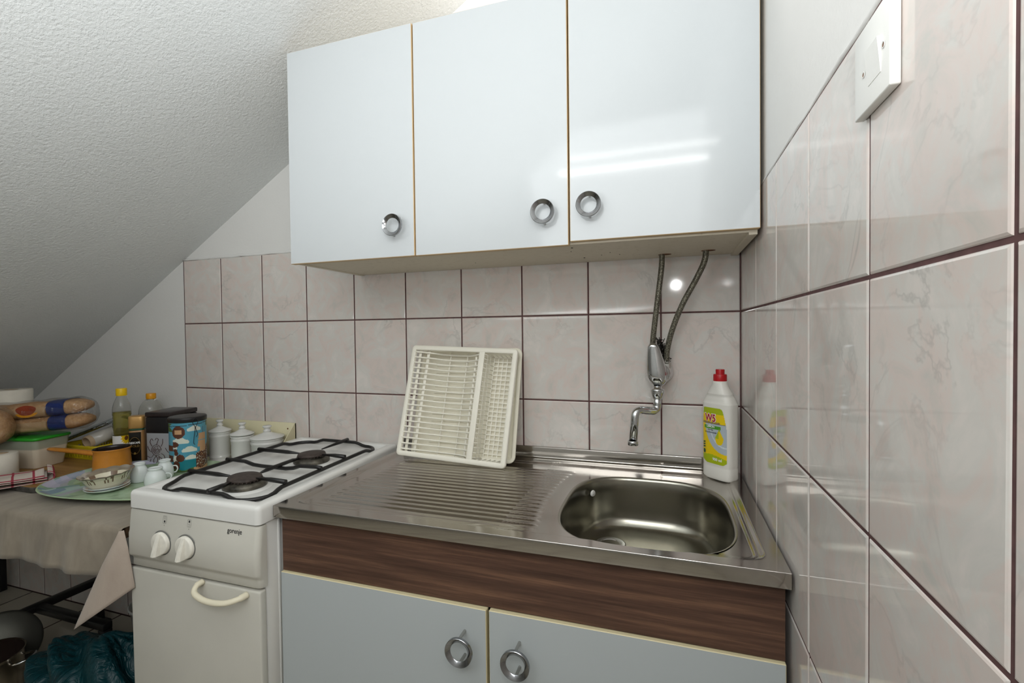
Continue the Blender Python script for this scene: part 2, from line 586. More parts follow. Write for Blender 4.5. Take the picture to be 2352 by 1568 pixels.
def tile_wall(name, org, ux, nrm, cols, rows, grout_rects, extra=None):
    mb = MB(); sh = []
    uz = Vector((0, 0, 1))
    for a0, a1 in cols:
        for b0, b1 in rows:
            tile_faces(mb, sh, org, ux, uz, nrm, a0 + GR, a1 - GR, b0 + GR, b1 - GR)
    if extra:
        for a0, a1, b0, b1 in extra:
            tile_faces(mb, sh, org, ux, uz, nrm, a0 + GR, a1 - GR, b0 + GR, b1 - GR)
    for a0, a1, b0, b1 in grout_rects:
        q = [org + ux * a + uz * b + nrm * -.0016 for a, b in ((a0, b0), (a1, b0), (a1, b1), (a0, b1))]
        mb.add(q, [(0, 1, 2, 3)], 1); sh.append((0, 0, 0))
        q2 = [p - nrm * .006 for p in q]
        mb.add(q + q2, [(3, 2, 6, 7), (0, 3, 7, 4), (1, 5, 6, 2)], 2); sh += [(0, 0, 0)] * 3
    return mb, sh

ROWS = [(T0 + j * TH, T0 + (j + 1) * TH) for j in range(-4, 2)]
ROWS[0] = (.0, T0 - 3 * TH)
ROWS[-1] = (T0 + TH, T0 + 2 * TH - .003)
ZT = ROWS[-1][1]
# back wall
cols = [(-(i + 1) * TW, -i * TW) for i in range(9)] + [(-1.993, -1.8)]
ex = [(-1.993 - (k + 1) * .185, -1.993 - k * .185, .0, .225) for k in range(8)]
mb, sh = tile_wall('b', Vector((0, 0, 0)), Vector((1, 0, 0)), Vector((0, -1, 0)), cols, ROWS,
                   [(-1.995, 0.002, 0, ZT), (-3.5, -1.995, 0, .226)], ex)
yb = .0045
mb.add([(-3.7, yb, 0), (.25, yb, 0), (.25, yb, 3), (-3.7, yb, 3), (-3.7, yb + .12, 0), (.25, yb + .12, 0), (.25, yb + .12, 3), (-3.7, yb + .12, 3)],
       [(0, 1, 2, 3), (7, 6, 5, 4), (3, 2, 6, 7), (0, 3, 7, 4), (1, 5, 6, 2)], 2)
sh += [(0, 0, 0)] * 5
wb = struct('wall_back', mb, [M['tile'], M['grout'], M['plaster']])
a = wb.data.attributes.new('tile_shift', 'FLOAT_VECTOR', 'FACE'); a.data.foreach_set('vector', [c for s_ in sh for c in s_])
# lumpy plaster bead above the tiles
def bead(p0, p1, nrm, r, n=60):
    p0, p1 = Vector(p0), Vector(p1)
    return [p0.lerp(p1, k / n) + Vector(nrm) * 0 + Vector((0, 0, random.gauss(0, .0012))) for k in range(n + 1)]
mb = MB().tube(bead((-1.995, .004, ZT + .003), (-.02, .004, ZT + .003), (0, -1, 0), .005), [.0045 + random.random() * .003 for _ in range(61)], 6)
struct('trim_1', mb, M['plaster'])
# right wall
cols = [(0.0, .2197)] + [(.2197 + i * TW, .2197 + (i + 1) * TW) for i in range(10)]
mb, sh = tile_wall('r', Vector((0, 0, 0)), Vector((0, -1, 0)), Vector((-1, 0, 0)), cols, ROWS, [(-.002, 2.2197, 0, ZT)])
xr = .0035
mb.add([(xr, 0.1, 0), (xr, -2.9, 0), (xr, -2.9, 3), (xr, .1, 3), (xr + .15, .1, 0), (xr + .15, -2.9, 0), (xr + .15, -2.9, 3), (xr + .15, .1, 3)],
       [(0, 1, 2, 3), (7, 6, 5, 4), (3, 2, 6, 7), (0, 3, 7, 4), (1, 5, 6, 2)], 2)
sh += [(0, 0, 0)] * 5
wr = struct('wall_right', mb, [M['tile'], M['grout'], M['plaster']])
a = wr.data.attributes.new('tile_shift', 'FLOAT_VECTOR', 'FACE'); a.data.foreach_set('vector', [c for s_ in sh for c in s_])
mb = MB().tube(bead((.003, -.01, ZT + .003), (.003, -2.2, ZT + .003), (-1, 0, 0), .005), [.0022 + random.random() * .002 for _ in range(61)], 6)
struct('trim_2', mb, M['plaster'])
# sloping attic ceiling
cz = lambda x: 1.803 + .6 * (x + 1.458)
mb = MB()
xs = (-3.7, .2)
mb.add([(xs[0], .1, cz(xs[0])), (xs[1], .1, cz(xs[1])), (xs[1], -2.9, cz(xs[1])), (xs[0], -2.9, cz(xs[0])),
        (xs[0], .1, cz(xs[0]) + .12), (xs[1], .1, cz(xs[1]) + .12), (xs[1], -2.9, cz(xs[1]) + .12), (xs[0], -2.9, cz(xs[0]) + .12)],
       [(0, 1, 2, 3), (7, 6, 5, 4), (0, 4, 5, 1), (2, 6, 7, 3), (1, 5, 6, 2), (3, 7, 4, 0)])
struct('ceiling', mb, M['stucco'])
mb = MB().box((-3.7, -2.9, -.1), (.2, .1, 0))
struct('floor', mb, M['floor'])
mb = MB().box((-3.7, -3.0, 0), (.2, -2.88, 3))
struct('wall_front', mb, M['plaster'])
mb = MB().box((-3.75, -2.9, 0), (-3.6, .1, .8))
struct('wall_left', mb, M['plaster'])

# ------------------------------------------------------------------ wall cabinet
CB, CT = 1.378, 1.954
cab = thing('wall_cabinet', 'glossy white wall cabinet with three doors and ring handles above the sink', 'cabinet', (-.59, -.155, CB))
mb = MB()
x0, x1 = -1.17, -.008
mb.box((x0, -.288, CB + .002), (x0 + .016, -.004, CT))            # left side
mb.box((x1 - .016, -.288, CB - .001), (x1, -.004, CT))            # right side
mb.box((x0 + .016, -.288, CB + .004), (x1 - .016, -.004, CB + .02))   # bottom
mb.box((x0 + .016, -.288, CT - .016), (x1 - .016, -.004, CT))     # top
mb.box((x0 + .016, -.012, CB + .02), (x1 - .016, -.004, CT - .016))
mb.box((-.402, -.288, CB + .02), (-.386, -.012, CT - .016))
obj('carcass', mb, M['chipboard'], cab, True)
# oval cut-outs for the hoses
for hx, hy in ((-.192, -.062), (-.088, -.084)):
    b2 = MB(); b2.lathe([(0, CB + .0036), (.014, CB + .0034), (.014, CB + .0042)], 20, c=(hx + .003, hy), sx=1.2, sy=.8)
    obj('hose_hole', b2, M['rust'], cab, True)
for px_, py_ in ((-.398, -.25), (-.395, -.09), (-.41, -.2), (-.7, -.12), (-.32, -.15), (-.30, -.11), (-.345, -.12)):
    mb = MB().lathe([(0, CB + .0032), (.003 if py_ in (-.25, -.09) else .0016, CB + .003), (0, CB + .0045)], 10, c=(px_, py_))
    obj('screw_hole', mb, M['dark'], cab, True)

def door_mb(xa, xb, za, zb, yf, th=.017):
    m_ = MB()
    m_.box((xa, yf, za), (xb, yf + th, zb), .0012, 1, 0, smooth=False)
    # tan banding: recolour the narrow sides
    m_.m = []
    for f in m_.f:
        ps = [Vector(m_.v[i]) for i in f]
        n_ = (ps[1] - ps[0]).cross(ps[2] - ps[0])
        n_.normalize()
        m_.m.append(0 if abs(n_.y) > .95 else 1)
    return m_

def ring_handle(cx, yf, cz_, parent, reach=.022, tilt=0., name='handle'):
    """conical chrome ring held by two pins"""
    X = Matrix.Translation((cx, yf, cz_)) @ Matrix.Rotation(tilt, 4, 'Y') @ Matrix.Rotation(PI / 2, 4, 'X')
    m_ = MB()
    R = .0275
    z0 = reach
    m_.lathe([(R, z0), (R, z0 + .0055), (R - .0008, z0 + .0062), (R - .0092, z0 + .0022), (R - .0098, z0 + .0014), (R - .0092, z0), (R, z0)], 48, 0, X)
    for s_ in (-1, 1):
        m_.lathe([(0, 0), (.003, 0), (.003, z0 + .001), (0, z0 + .001)], 12, 1, X @ Matrix.Translation((0, s_ * (R - .0045), 0)))
    o = obj(name, m_, [M['ring_chrome'], M['dull_chrome']], parent, True)
    sharp(o, 35)
    return o

YF = -.308
for YF, xa, xb, za, hx, hz in ((-.3112, -1.173, -.7856, CB, -.835, 1.454), (-.309, -.7836, -.3945, CB, -.449, 1.453), (-.307, -.3915, -.0055, CB + .008, -.346, 1.46)):
    d = obj('door', door_mb(xa, xb, za, CT + .002, YF), [M['gloss_white'], M['edge_tan']], cab, True)
    ring_handle(hx, YF, hz, d, .02, .35 if hx < -.8 else 0.)

# ------------------------------------------------------------------ base cabinet
base = thing('sink_base_cabinet', 'white base cabinet with walnut front strip under the steel sink', 'cabinet', (-.5, -.3, 0))
mb = MB()
mb.box((-1.0, -.52, .08), (-.984, -.02, .745)); mb.box((-.028, -.52, .08), (-.012, -.02, .745))
mb.box((-.984, -.52, .08), (-.028, -.02, .096)); mb.box((-.984, -.03, .096), (-.028, -.02, .62))
mb.box((-.97, -.47, 0), (-.04, -.45, .08))
obj('carcass', mb, M['satin_white'], base, True)
mb = MB().box((-1.005, -.531, .657), (-.0095, -.5205, .779), .0008, 1, smooth=False)
obj('front_strip', mb, M['walnut'], base, True)
for xa, xb, hx, hz, zt, op in ((-1.005, -.5135, -.5575, .586, .6562, .0065), (-.5085, -.0095, -.4475, .584, .6562, -.004)):
    dm = door_mb(xa, xb, .1, zt, -.537, .0150)
    # each door hangs a touch out of true
    px_ = xa if op > 0 else xb
    dm.v = [(x, y - (x - px_) * op - .0005, z) for x, y, z in dm.v]
    d = obj('door', dm, [M['satin_white'], M['edge_cream']], base, True)
    ring_handle(hx, -.537 - (hx - px_) * op, hz, d, .028)

# ------------------------------------------------------------------ sink top
ZS = .808
sink = thing('steel_sink', 'stainless steel sink top with ribbed drainboard and single bowl', 'sink', (-.5, -.28, .78))
BC, BA, BB, BN = (-.232, -.3205), .17, .2035, 3.1
def h_top(x, y):
    # raised flat border around a slightly sunken deck
    cx, cy = (-.988 - .03) / 2, (-.522 - .052) / 2
    hx, hy, r = (.988 - .03) / 2, (.522 - .052) / 2, .035
    qx, qy = abs(x - cx) - hx + r, abs(y - cy) - hy + r
    d = -(math.hypot(max(qx, 0), max(qy, 0)) + min(max(qx, qy), 0) - r)
    h = -.0045 * smst(0, .011, d)
    # inner ledge on the right side of the bowl
    if x > -.2:
        h -= .0012 * smst(.014, .02, d)
    # drainer ribs
    q = ((abs(x - BC[0]) / BA) ** BN + (abs(y - BC[1]) / BB) ** BN) ** (1 / BN)
    xr_ = -.438 + .02 * abs((y + .31) / .19) ** 2
    w = smst(-.945, -.91, x) * (1 - smst(xr_ - .02, xr_, x)) * smst(-.502, -.49, y) * smst(-.103, -.115, y)
    if w > 0:
        p = .0225
        c = .5 + .5 * math.cos(2 * PI * (y + .5) / p)
        h += w * .003 * c ** 2.2
    return h
mb = MB()
XS = -.50
mb.grid(lambda u, v: (-1.01 + (XS + 1.01) * u, -.55 + .5378 * v, ZS + h_top(-1.01 + (XS + 1.01) * u, -.55 + .5378 * v)), 70, 230)
# right part, radial around the bowl
NS = 420
angs = sorted([2 * PI * k / NS for k in range(NS)] + [math.atan2(yy - BC[1], xx - BC[0]) % (2 * PI) for xx in (XS, -.005) for yy in (-.55, -.0122)])
def bowl_pt(t, a=BA, b=BB, n=BN):
    ct, st = math.cos(t), math.sin(t)
    r = ((abs(ct) / a) ** n + (abs(st) / b) ** n) ** (-1 / n)
    return BC[0] + r * ct, BC[1] + r * st
def rect_pt(t):
    ct, st = math.cos(t), math.sin(t)
    c = []
    if abs(ct) > 1e-9: c.append(((-.005 if ct > 0 else XS) - BC[0]) / ct)
    if abs(st) > 1e-9: c.append(((-.0122 if st > 0 else -.55) - BC[1]) / st)
    r = min(c)
    return BC[0] + r * ct, BC[1] + r * st
loops = []
for k in range(41):
    s_ = k / 40
    lp = []
    for t in angs:
        a_, b_ = bowl_pt(t, BA + .004, BB + .004), rect_pt(t)
        x, y = a_[0] + (b_[0] - a_[0]) * s_, a_[1] + (b_[1] - a_[1]) * s_
        lp.append((x, y, ZS + h_top(x, y)))
    loops.append(lp)
mb.loft(loops[::-1])
# front lip, ends, upstand
mb.loft([[(-1.01 + 1.005 * k / 20, -.55 + dy, ZS + dz) for k in range(21)] for dy, dz in ((.0012, .0), (.0002, -.0006), (0, -.002), (0, -.025), (.001, -.0265), (.012, -.0265))], closed=False)
mb.loft([[(-1.01 + dx, -.55 + .5378 * k / 10, ZS + dz) for k in range(11)] for dx, dz in ((.0, -.0), (-.0006, -.002), (-.0006, -.026))], closed=False)
mb.loft([[(-.005 + dx, -.55 + .5378 * k / 10, ZS + dz) for k in range(11)] for dx, dz in ((.0, -.0), (.0006, -.002), (.0006, -.026))], closed=False)
obj('drainboard', mb, M['steel'], sink, True)
up_ = MB()
cv = [(-.0122, 0), (-.0105, .0008), (-.0092, .003), (-.009, .006), (-.009, .0305), (-.0082, .0325), (-.004, .033), (-.001, .0325), (-.001, -.01)]
up_.loft([[(-1.01 + .993 * k / 12, dy, ZS + dz) for k in range(13)] for dy, dz in cv], closed=False)
up_.add([(-.017, dy, ZS + dz) for dy, dz in cv], [tuple(range(9))])
up_.add([(-1.01, dy, ZS + dz) for dy, dz in cv], [tuple(range(9))])
obj('upstand', up_, M['steel'], sink, True)
bo = MB()
prof = [(-.004, -.0045), (-.001, -.005), (.0015, -.0075), (.003, -.012), (.0055, -.04), (.0095, -.085), (.0125, -.104), (.017, -.116), (.025, -.125), (.037, -.1295), (.055, -.1312), (.1, -.1318), (.14, -.1325)]
lps = []
for ins, dz in prof:
    n_ = BN
    lps.append([(*bowl_pt(t, BA - ins, BB - ins, n_), ZS + dz) for t in angs])
bo.loft(lps, cap1=True)
o = obj('bowl', bo, M['bowl_steel'], sink, True); fixn(o)
dr = MB().lathe([(.034, .0), (.036, .002), (.033, .003), (.024, .0005), (.02, -.002), (0, -.002)], 32, c=(-.315, -.235), xf=Matrix.Translation((0, 0, ZS - .1315)))
obj('drain', dr, M['chrome'], sink, True)
ov = MB().lathe([(0, .002), (.0025, .0022), (.003, .0012), (.006, .0024), (.0075, .0012), (.008, -.001)], 20, xf=Matrix.Translation((-.364, -.178, ZS - .034)) @ Euler((0, PI / 2, -.62)).to_matrix().to_4x4())
obj('overflow', ov, M['ceramic'], sink, True)

# ------------------------------------------------------------------ tap
tap = thing('wall_tap', 'chrome wall-mounted mixer tap with bent spout above the sink', 'tap', (-.2, -.005, 1.05))
mb = MB()
AX = Matrix.Translation((-.2, -.003, 1.07)) @ Matrix.Rotation(PI / 2, 4, 'X')
mb.lathe([(0, 0), (.031, 0), (.032, .004), (.031, .01), (.027, .014), (.0255, .03), (.025, .055), (.022, .062), (0, .063)], 40, 0, AX)
obj('body', mb, M['chrome'], tap, True)
# lever: a drop shaped cap, wide at the bottom, pointing up
mb = MB()
lp = []
for k in range(13):
    t = k / 12
    z = 1.033 + .117 * t
    w = .0275 * math.sqrt(max(0, 1 - ((t - .3) / .302) ** 2)) if t < .3 else .0275 - .0145 * ((t - .3) / .7) ** 1.3
    if t == 1: w *= .62
    if t == 0: w = .004
    yb_ = -.058 - .012 * t
    dp = .026 * (1 - .62 * t) * (math.sqrt(max(0., 1 - ((t - .35) / .36) ** 2)) if t < .35 else 1)
    ring = []
    for q in range(20):
        a_ = 2 * PI * q / 20
        ca, sa = math.cos(a_), math.sin(a_)
        ring.append((-.2065 - .0135 * t + w * (abs(ca) ** .8) * (1 if ca >= 0 else -1), yb_ - (dp if sa > 0 else .006) * (abs(sa) ** .9) * (1 if sa > 0 else -1), z))
    lp.append(ring)
mb.loft(lp, cap0=True, cap1=True)
o = obj('lever', mb, M['chrome'], tap, True); fixn(o)
mb = MB()
SX = -.2095
mb.lathe([(.009, .02), (.012, .018), (.012, .013), (.0175, .012), (.0185, .008), (.016, -.004), (.0135, -.014), (.0105, -.016)], 24, 0, Matrix.Translation((SX, -.066, 1.018)))
obj('spout_nut', mb, M['chrome'], tap, True)
def bez(pts, n=8, r=.02):
    """polyline with rounded corners"""
    P = [Vector(p) for p in pts]
    out = [P[0]]
    for i in range(1, len(P) - 1):
        a_, b_, c_ = P[i - 1], P[i], P[i + 1]
        d1, d2 = (a_ - b_), (c_ - b_)
        k = min(r, d1.length * .48, d2.length * .48)
        p1, p2 = b_ + d1.normalized() * k, b_ + d2.normalized() * k
        for q in range(n + 1):
            t = q / n
            out.append(p1 * (1 - t) ** 2 + b_ * 2 * t * (1 - t) + p2 * t * t)
    out.append(P[-1])
    return out
mb = MB()
mb.tube(bez([(SX, -.066, 1.012), (SX, -.068, .969), (-.262, -.122, .981), (-.268, -.132, .90)], 8, .02), .0105, 20)
mb.lathe([(.0105, .012), (.0128, .011), (.0134, .008), (.0134, .002), (.0125, 0), (.009, .0), (.009, .01)], 24, 0, Matrix.Translation((-.2682, -.1325, .892)))
obj('spout', mb, M['chrome'], tap, True)
mb = MB()
random.seed(11)
for k in range(26):
    t = k / 25
    c_ = Vector((-.203 + .018 * t, -.03, 1.155 - .055 * t))
    pts = [c_ + Vector((random.uniform(-.012, .012), random.uniform(-.014, .014), random.uniform(-.012, .012))) for _ in range(7)]
    mb.tube(pts, .0011, 5)
obj('joint_wrap', mb, M['scrub'], tap, True)
mb = MB()
mb.lathe([(0, .036), (.0065, .036), (.008, .034), (.008, .022), (.0115, .02), (.0115, .008), (.009, .006), (.009, -.02), (0, -.02)], 6, 0, Matrix.Translation((-.1855, -.034, 1.075)), smooth=False)
obj('hose_fitting', mb, M['dull_chrome'], tap, True)
def catmull(P, n=10):
    P = [Vector(p) for p in P]
    P = [P[0] * 2 - P[1]] + P + [P[-1] * 2 - P[-2]]
    out = []
    for i in range(1, len(P) - 2):
        for k in range(n):
            t = k / n
            a_, b_, c_, d_ = P[i - 1:i + 3]
            out.append(.5 * ((2 * b_) + (c_ - a_) * t + (2 * a_ - 5 * b_ + 4 * c_ - d_) * t * t + (3 * b_ - a_ - 3 * c_ + d_) * t ** 3))
    out.append(P[-2])
    return out
mb = MB().tube(catmull([(-.196, -.062, 1.40), (-.197, -.062, 1.35), (-.208, -.058, 1.26), (-.219, -.045, 1.17), (-.222, -.036, 1.125), (-.216, -.034, 1.09)]), .0072, 12)
hz = obj('hose', mb, M['hose'], tap, True)
mb = MB().tube(catmull([(-.091, -.084, 1.40), (-.093, -.083, 1.36), (-.112, -.075, 1.315), (-.146, -.062, 1.25), (-.171, -.05, 1.185), (-.184, -.04, 1.13), (-.1855, -.034, 1.10)]), .0072, 12)
obj('hose', mb, M['hose'], tap, True)

# ------------------------------------------------------------------ dish rack + drip tray
def frame_mat(o3, u3, v3):
    u3 = Vector(u3).normalized(); v3 = Vector(v3); v3 = (v3 - u3 * v3.dot(u3)).normalized()
    n3 = u3.cross(v3)
    if n3.y > 0: n3 = -n3
    R3 = Matrix((u3, v3, n3)).transposed()
    if R3.determinant() < 0: raise ValueError
    return R3, Vector(o3)
BL, BR, TL = Vector((-.9599, -.1383, .8205)), Vector((-.6078, -.1529, .8085)), Vector((-.945, -.0518, 1.150))
R3, O3 = frame_mat(BL, BR - BL, TL - BL)
W_, H_ = .3525, .338
dish = thing('dish_rack', 'ivory plastic dish rack with plate slots propped upright against the tiled wall', 'dish rack', O3, R3.to_euler())
mb = MB()
dv = (.232, .250)
def bar(m_, x0, x1, y0, y1, z0=-.006, z1=.0, bev=.0015):
    m_.box((x0, y0, z0), (x1, y1, z1), bev, 2)
# outer flange with rounded corners and rolled lip
fl = MB()
lp_o = [(0, -.009), (.0002, -.002), (.002, 0), (.0135, 0), (.0145, -.001), (.0145, -.009)]
fl.loft([rr(0, W_, 0, H_, .012, i_, 5, z_) for i_, z_ in lp_o])
bar(fl, dv[0], dv[1], .013, H_ - .013, -.008)
o = obj('frame', fl, M['rack'], dish); fixn(o); sharp(o, 50)
NSL = 19
for k in range(NSL):
    y = .021 + (H_ - .042) * k / (NSL - 1)
    m_ = MB()
    m_.tube([(.011, y, -.001), (.016, y, -.003), (.07, y, -.017), (.095, y, -.034), (.118, y, -.0385), (.165, y, -.0385), (.185, y, -.036), (.212, y, -.02), (.234, y, -.003), (.236, y, -.002)], .0024, 8)
    obj('plate_slat', m_, M['rack'], dish)
for x, z, w in ((.026, -.011, .0045), (.052, -.0165, .005), (.1175, -.042, .0016), (.176, -.041, .0016), (.214, -.023, .003)):
    m_ = MB(); m_.box((x - w, .012, z - .003), (x + w, H_ - .012, z), .0006, 1)
    obj('slat_rib', m_, M['rack'], dish)
# cutlery basket of fine mesh
m_ = MB()
bx0, bx1, by0, by1, bd = dv[1] + .001, W_ - .014, .014, H_ - .014, -.05
nx, ny = 5, 22
for i in range(nx + 1):
    x = bx0 + .012 + (bx1 - bx0 - .016) * i / nx
    m_.box((x - .0013, by0 + .006, bd - .001), (x + .0013, by1 - .006, bd + .0012))
    for yy, s_ in ((by0, 1), (by1, -1)):
        m_.tube([(x, yy, -.002), (x, yy + s_ * .006, bd)], .0009, 4)
for j in range(ny + 1):
    y = by0 + .006 + (by1 - by0 - .012) * j / ny
    m_.box((bx0 + .012, y - .0013, bd - .001), (bx1 - .004, y + .0013, bd + .0018))
    m_.tube([(bx0, y, -.002), (bx0 + .012, y, bd)], .0012, 4)
    m_.tube([(bx1, y, -.002), (bx1 - .004, y, bd)], .0009, 4)
for t in (.3, .62):
    m_.tube([(bx0 + .012 * t, by0, bd * t), (bx0 + .012 * t, by1, bd * t)], .0009, 4)
    m_.tube([(bx1 - .004 * t, by0, bd * t), (bx1 - .004 * t, by1, bd * t)], .0009, 4)
obj('cutlery_basket', m_, M['rack'], dish)

BLt, BRt, TLt = Vector((-.9333, -.0991, .8093)), Vector((-.5933, -.1104, .8119)), Vector((-.9329, -.0112, 1.1346))
R3, O3 = frame_mat(BLt, BRt - BLt, TLt - BLt)
Wt, Ht = .340, .336
drip = MB()
pr_ = [(0, -.004), (.0003, -.001), (.0015, 0), (.009, 0), (.0105, -.0012), (.012, -.004), (.018, -.017), (.022, -.0185), (.06, -.0185)]
drip.loft([rr(0, Wt, 0, Ht, .02, i_, 6, z_) for i_, z_ in pr_], cap1=True)
drip.loft([rr(0, Wt, 0, Ht, .02, i_, 6, z_) for i_, z_ in ((0, -.004), (.002, -.0045), (.010, -.005), (.016, -.019), (.02, -.021), (.06, -.021))][::-1], cap0=True)
for k in range(12):
    y = .05 + (Ht - .1) * k / 11
    drip.box((.05, y - .006, -.019), (Wt - .13, y + .006, -.0155), .0014, 2)
o = obj('drip_tray', drip, M['rack_tray'], loc=O3, rot=R3.to_euler()); fixn(o)
tag(o, 'ivory plastic drip tray standing behind the dish rack', 'tray')

# ------------------------------------------------------------------ washing-up liquid bottle
soap = thing('soap_bottle', 'white washing-up liquid bottle with red cap in the corner of the sink', 'bottle', (-.0565, -.0595, .8050), (0, 0, math.radians(-44)))
SW, SD = .043, .0255
def srad(z):
    """half width / half depth at height z"""
    if z < .006: return SW - .003 * (1 - z / .006), SD - .003 * (1 - z / .006)
    if z < .188: return SW - .001 * math.sin(PI * z / .188), SD
    t = (z - .188) / (.248 - .188)
    e = .5 - .5 * math.cos(PI * min(1, t) * .93)
    w_, d_ = SW + (.0165 - SW) * e, SD + (.0165 - SD) * e
    if .193 < z < .214:
        w_ -= .0012; d_ -= .0012
    return w_, d_
def spt(a_, z, off=0.):
    w_, d_ = srad(z)
    n_ = 3.2 - 1.2 * smst(.185, .24, z)
    ct, st = math.cos(a_), math.sin(a_)
    q = (abs(ct) ** n_ + abs(st) ** n_) ** (-1 / n_)
    x, y = w_ * q * ct, d_ * q * st
    r = math.hypot(x, y)
    return (x * (1 + off / r), y * (1 + off / r), z)
zs = [0, .001, .003, .006, .02, .03, .034, .036, .045, .07, .1, .13, .155, .175, .186, .19, .1925, .1935, .2, .207, .2135, .2145, .218, .224, .23, .236, .242, .248]
mb = MB(); mb.loft([[spt(2 * PI * k / 64, z, -.0008 if z in (.034,) else 0) for k in range(64)] for z in zs], cap0=True, cap1=True)
o = obj('bottle_body', mb, M['bottle_white'], soap); fixn(o)
mb = MB().lathe([(0, .247), (.0158, .247), (.0162, .249), (.0162, .263), (.0152, .265), (.0108, .2655), (.0105, .267), (.0108, .2755), (.0102, .2775), (0, .2775)], 32)
o = obj('cap', mb, M['red'], soap); sharp(o, 40)
# label: wraps the face that looks at -y (local)
LZ0, LZ1 = .040, .181
def lab(u, v):
    """u 0..1 left-right, v 0..1 bottom-top -> surface point"""
    z = LZ0 + (LZ1 - LZ0) * v
    a_ = math.radians(190 + 152 * u)
    # angle-linear is squeezed at the ends; use arc-like spacing by x
    x = -1 + 2 * u
    w_, d_ = srad(z)
    X = x * .035
    n_ = 3.2
    y = -(max(0., 1 - (abs(X) / w_) ** n_)) ** (1 / n_) * d_
    return X, y - .0006, z
def lab_col(u, v):
    # outline with rounded/tapered shoulders
    top = 1 - .0 - (.10 * max(0, (u - .72) / .28) ** 2 + .04 * max(0, (.15 - u) / .15) ** 2)
    lo = .05 * (1 - u) ** .6 * 0 + (.06 * max(0, (.25 - u) / .25) ** 1.5) + .05 * max(0, (u - .85) / .15) ** 2
    ur = .80 + .2 * min(1, (1 - v) / .38) ** .5
    if v > top or v < lo or u > ur or u < .06 * max(0, (v - .75) / .25): return -1
    bw = .12 + .035 * math.sin(PI * u)
    if v < bw - .02 * u + .02 * (1 - u): return 1
    if v > .885: return 1
    if .715 < v <= .885: return 0
    if abs(v - .712) < .004: return 6
    # silver plate circle
    d = math.hypot((u - 1.02) / .86, (v - .69) / .50)
    # drop
    du, dv_ = (u - .74), v - .46
    rw = .155 * math.sqrt(max(0, 1 - (dv_ / .115) ** 2)) if dv_ < .03 else .155 * max(0, 1 - (dv_ - .02) / .165) ** 1.15
    if -.115 < dv_ < .185 and abs(du) < rw:
        return 3 if (du < -.02 and .0 < dv_ < .12) else (7 if dv_ > .125 else 0)
    if .615 < v < .68 and .1 < u < .8: return 2
    if d < 1: return 5 if .74 < d < .79 else 4
    return 0
mb = MB(); tmp = MB().grid(lambda u, v: lab(u, v), 60, 100, 0, True, lab_col)
keep = [i for i, m_ in enumerate(tmp.m) if m_ >= 0]
mb.v = tmp.v; mb.f = [tmp.f[i] for i in keep]; mb.m = [tmp.m[i] for i in keep]; mb.s = [True] * len(keep)
lo = obj('label', mb, [M['yellow'], M['lime'], M['green'], M['lime'], M['silver'], M['silver_light'], M['ink_grey'], M['lime']], soap)
def lt(dx, off=.0006):
    def fn(x, y):
        u, v = x / .07 + .5, (y - LZ0) / (LZ1 - LZ0)
        p = lab(max(0, min(1, u)), v)
        return (p[0], p[1] - off, p[2])
    return fn
W5M = [M['white'], M['crimson'], M['purple'], M['white'], M['ink'], M['dark_green']]
mb = MB()
put_text(mb, 'W5', .027, lt(0, .0005), 0, .0018, xs=.8, cx=-.008, cy=.1545)
put_text(mb, 'W5', .026, lt(0, .0011), 1, .0007, xs=.8, cx=-.008, cy=.1545)
obj('logo_print', mb, W5M, lo)
mb = MB()
put_text(mb, 'WASHING-UP LIQUID', .0052, lt(0), 2, .0001, cx=-.006, cy=.1435)
obj('label_print', mb, W5M, lo)
mb = MB()
put_text(mb, 'LEMON', .0072, lt(0, .0006), 3, .0002, cx=-.008, cy=.1330)
obj('label_print', mb, W5M, lo)
mb = MB()
put_text(mb, 'POWER', .0044, lt(0), 4, .0001, cx=-.008, cy=.1245)
obj('label_print', mb, W5M, lo)
mb = MB()
put_text(mb, 'OF ACTIVE FOAM', .0044, lt(0), 4, .0001, cx=-.008, cy=.1180)
obj('label_print', mb, W5M, lo)
mb = MB()
put_text(mb, '900 ml', .0095, lt(0), 3, .0003, cx=.011, cy=.0515)
obj('label_print', mb, W5M, lo)
mb = MB()
DG = lt(0)
mb.add([DG(-.028 + .0042 * math.cos(2 * PI * k / 16), .068 + .006 * math.sin(2 * PI * k / 16)) for k in range(16)], [tuple(range(16))], 5)
for k in range(3):
    z0 = .0765 + .006 * k
    mb.add([DG(-.0325, z0), DG(-.0245, z0 + .0012), DG(-.0245, z0 + .0052), DG(-.0325, z0 + .004)], [(0, 1, 2, 3)], 5)
obj('label_print', mb, W5M, lo)

# ------------------------------------------------------------------ light switch
sw = thing('light_switch', 'square white surface-mounted light switch on the tiled right wall', 'switch', (0, -.85, 1.42))
mb = MB().box((-.0088, -.888, 1.3835), (-.0005, -.8115, 1.4625), .0014, 3)
obj('housing', mb, M['switch'], sw, True)
mb = MB()
ra, rb = -.8715, -.8445
mb.add([(-.0092, ra, 1.403), (-.0092, rb, 1.403), (-.0122, rb, 1.4335), (-.0122, ra, 1.4335),
        (-.008, ra, 1.403), (-.008, rb, 1.403), (-.008, rb, 1.4345), (-.008, ra, 1.4345)],
       [(0, 1, 2, 3), (3, 2, 6, 7), (0, 3, 7, 4), (1, 5, 6, 2), (0, 4, 5, 1)])
o = obj('rocker', mb, M['switch'], sw, True); fixn(o)
for y, z in ((-.8765, 1.423), (-.834, 1.419)):
    m_ = MB().lathe([(0, .0003), (.0022, .0003), (.0028, .0009), (.0031, .0003)], 14, xf=Matrix.Translation((-.0088, y, z)) @ Matrix.Rotation(-PI / 2, 4, 'Y'), mi=[0, 1, 1])
    obj('screw', m_, [M['rust'], M['switch']], sw, True)

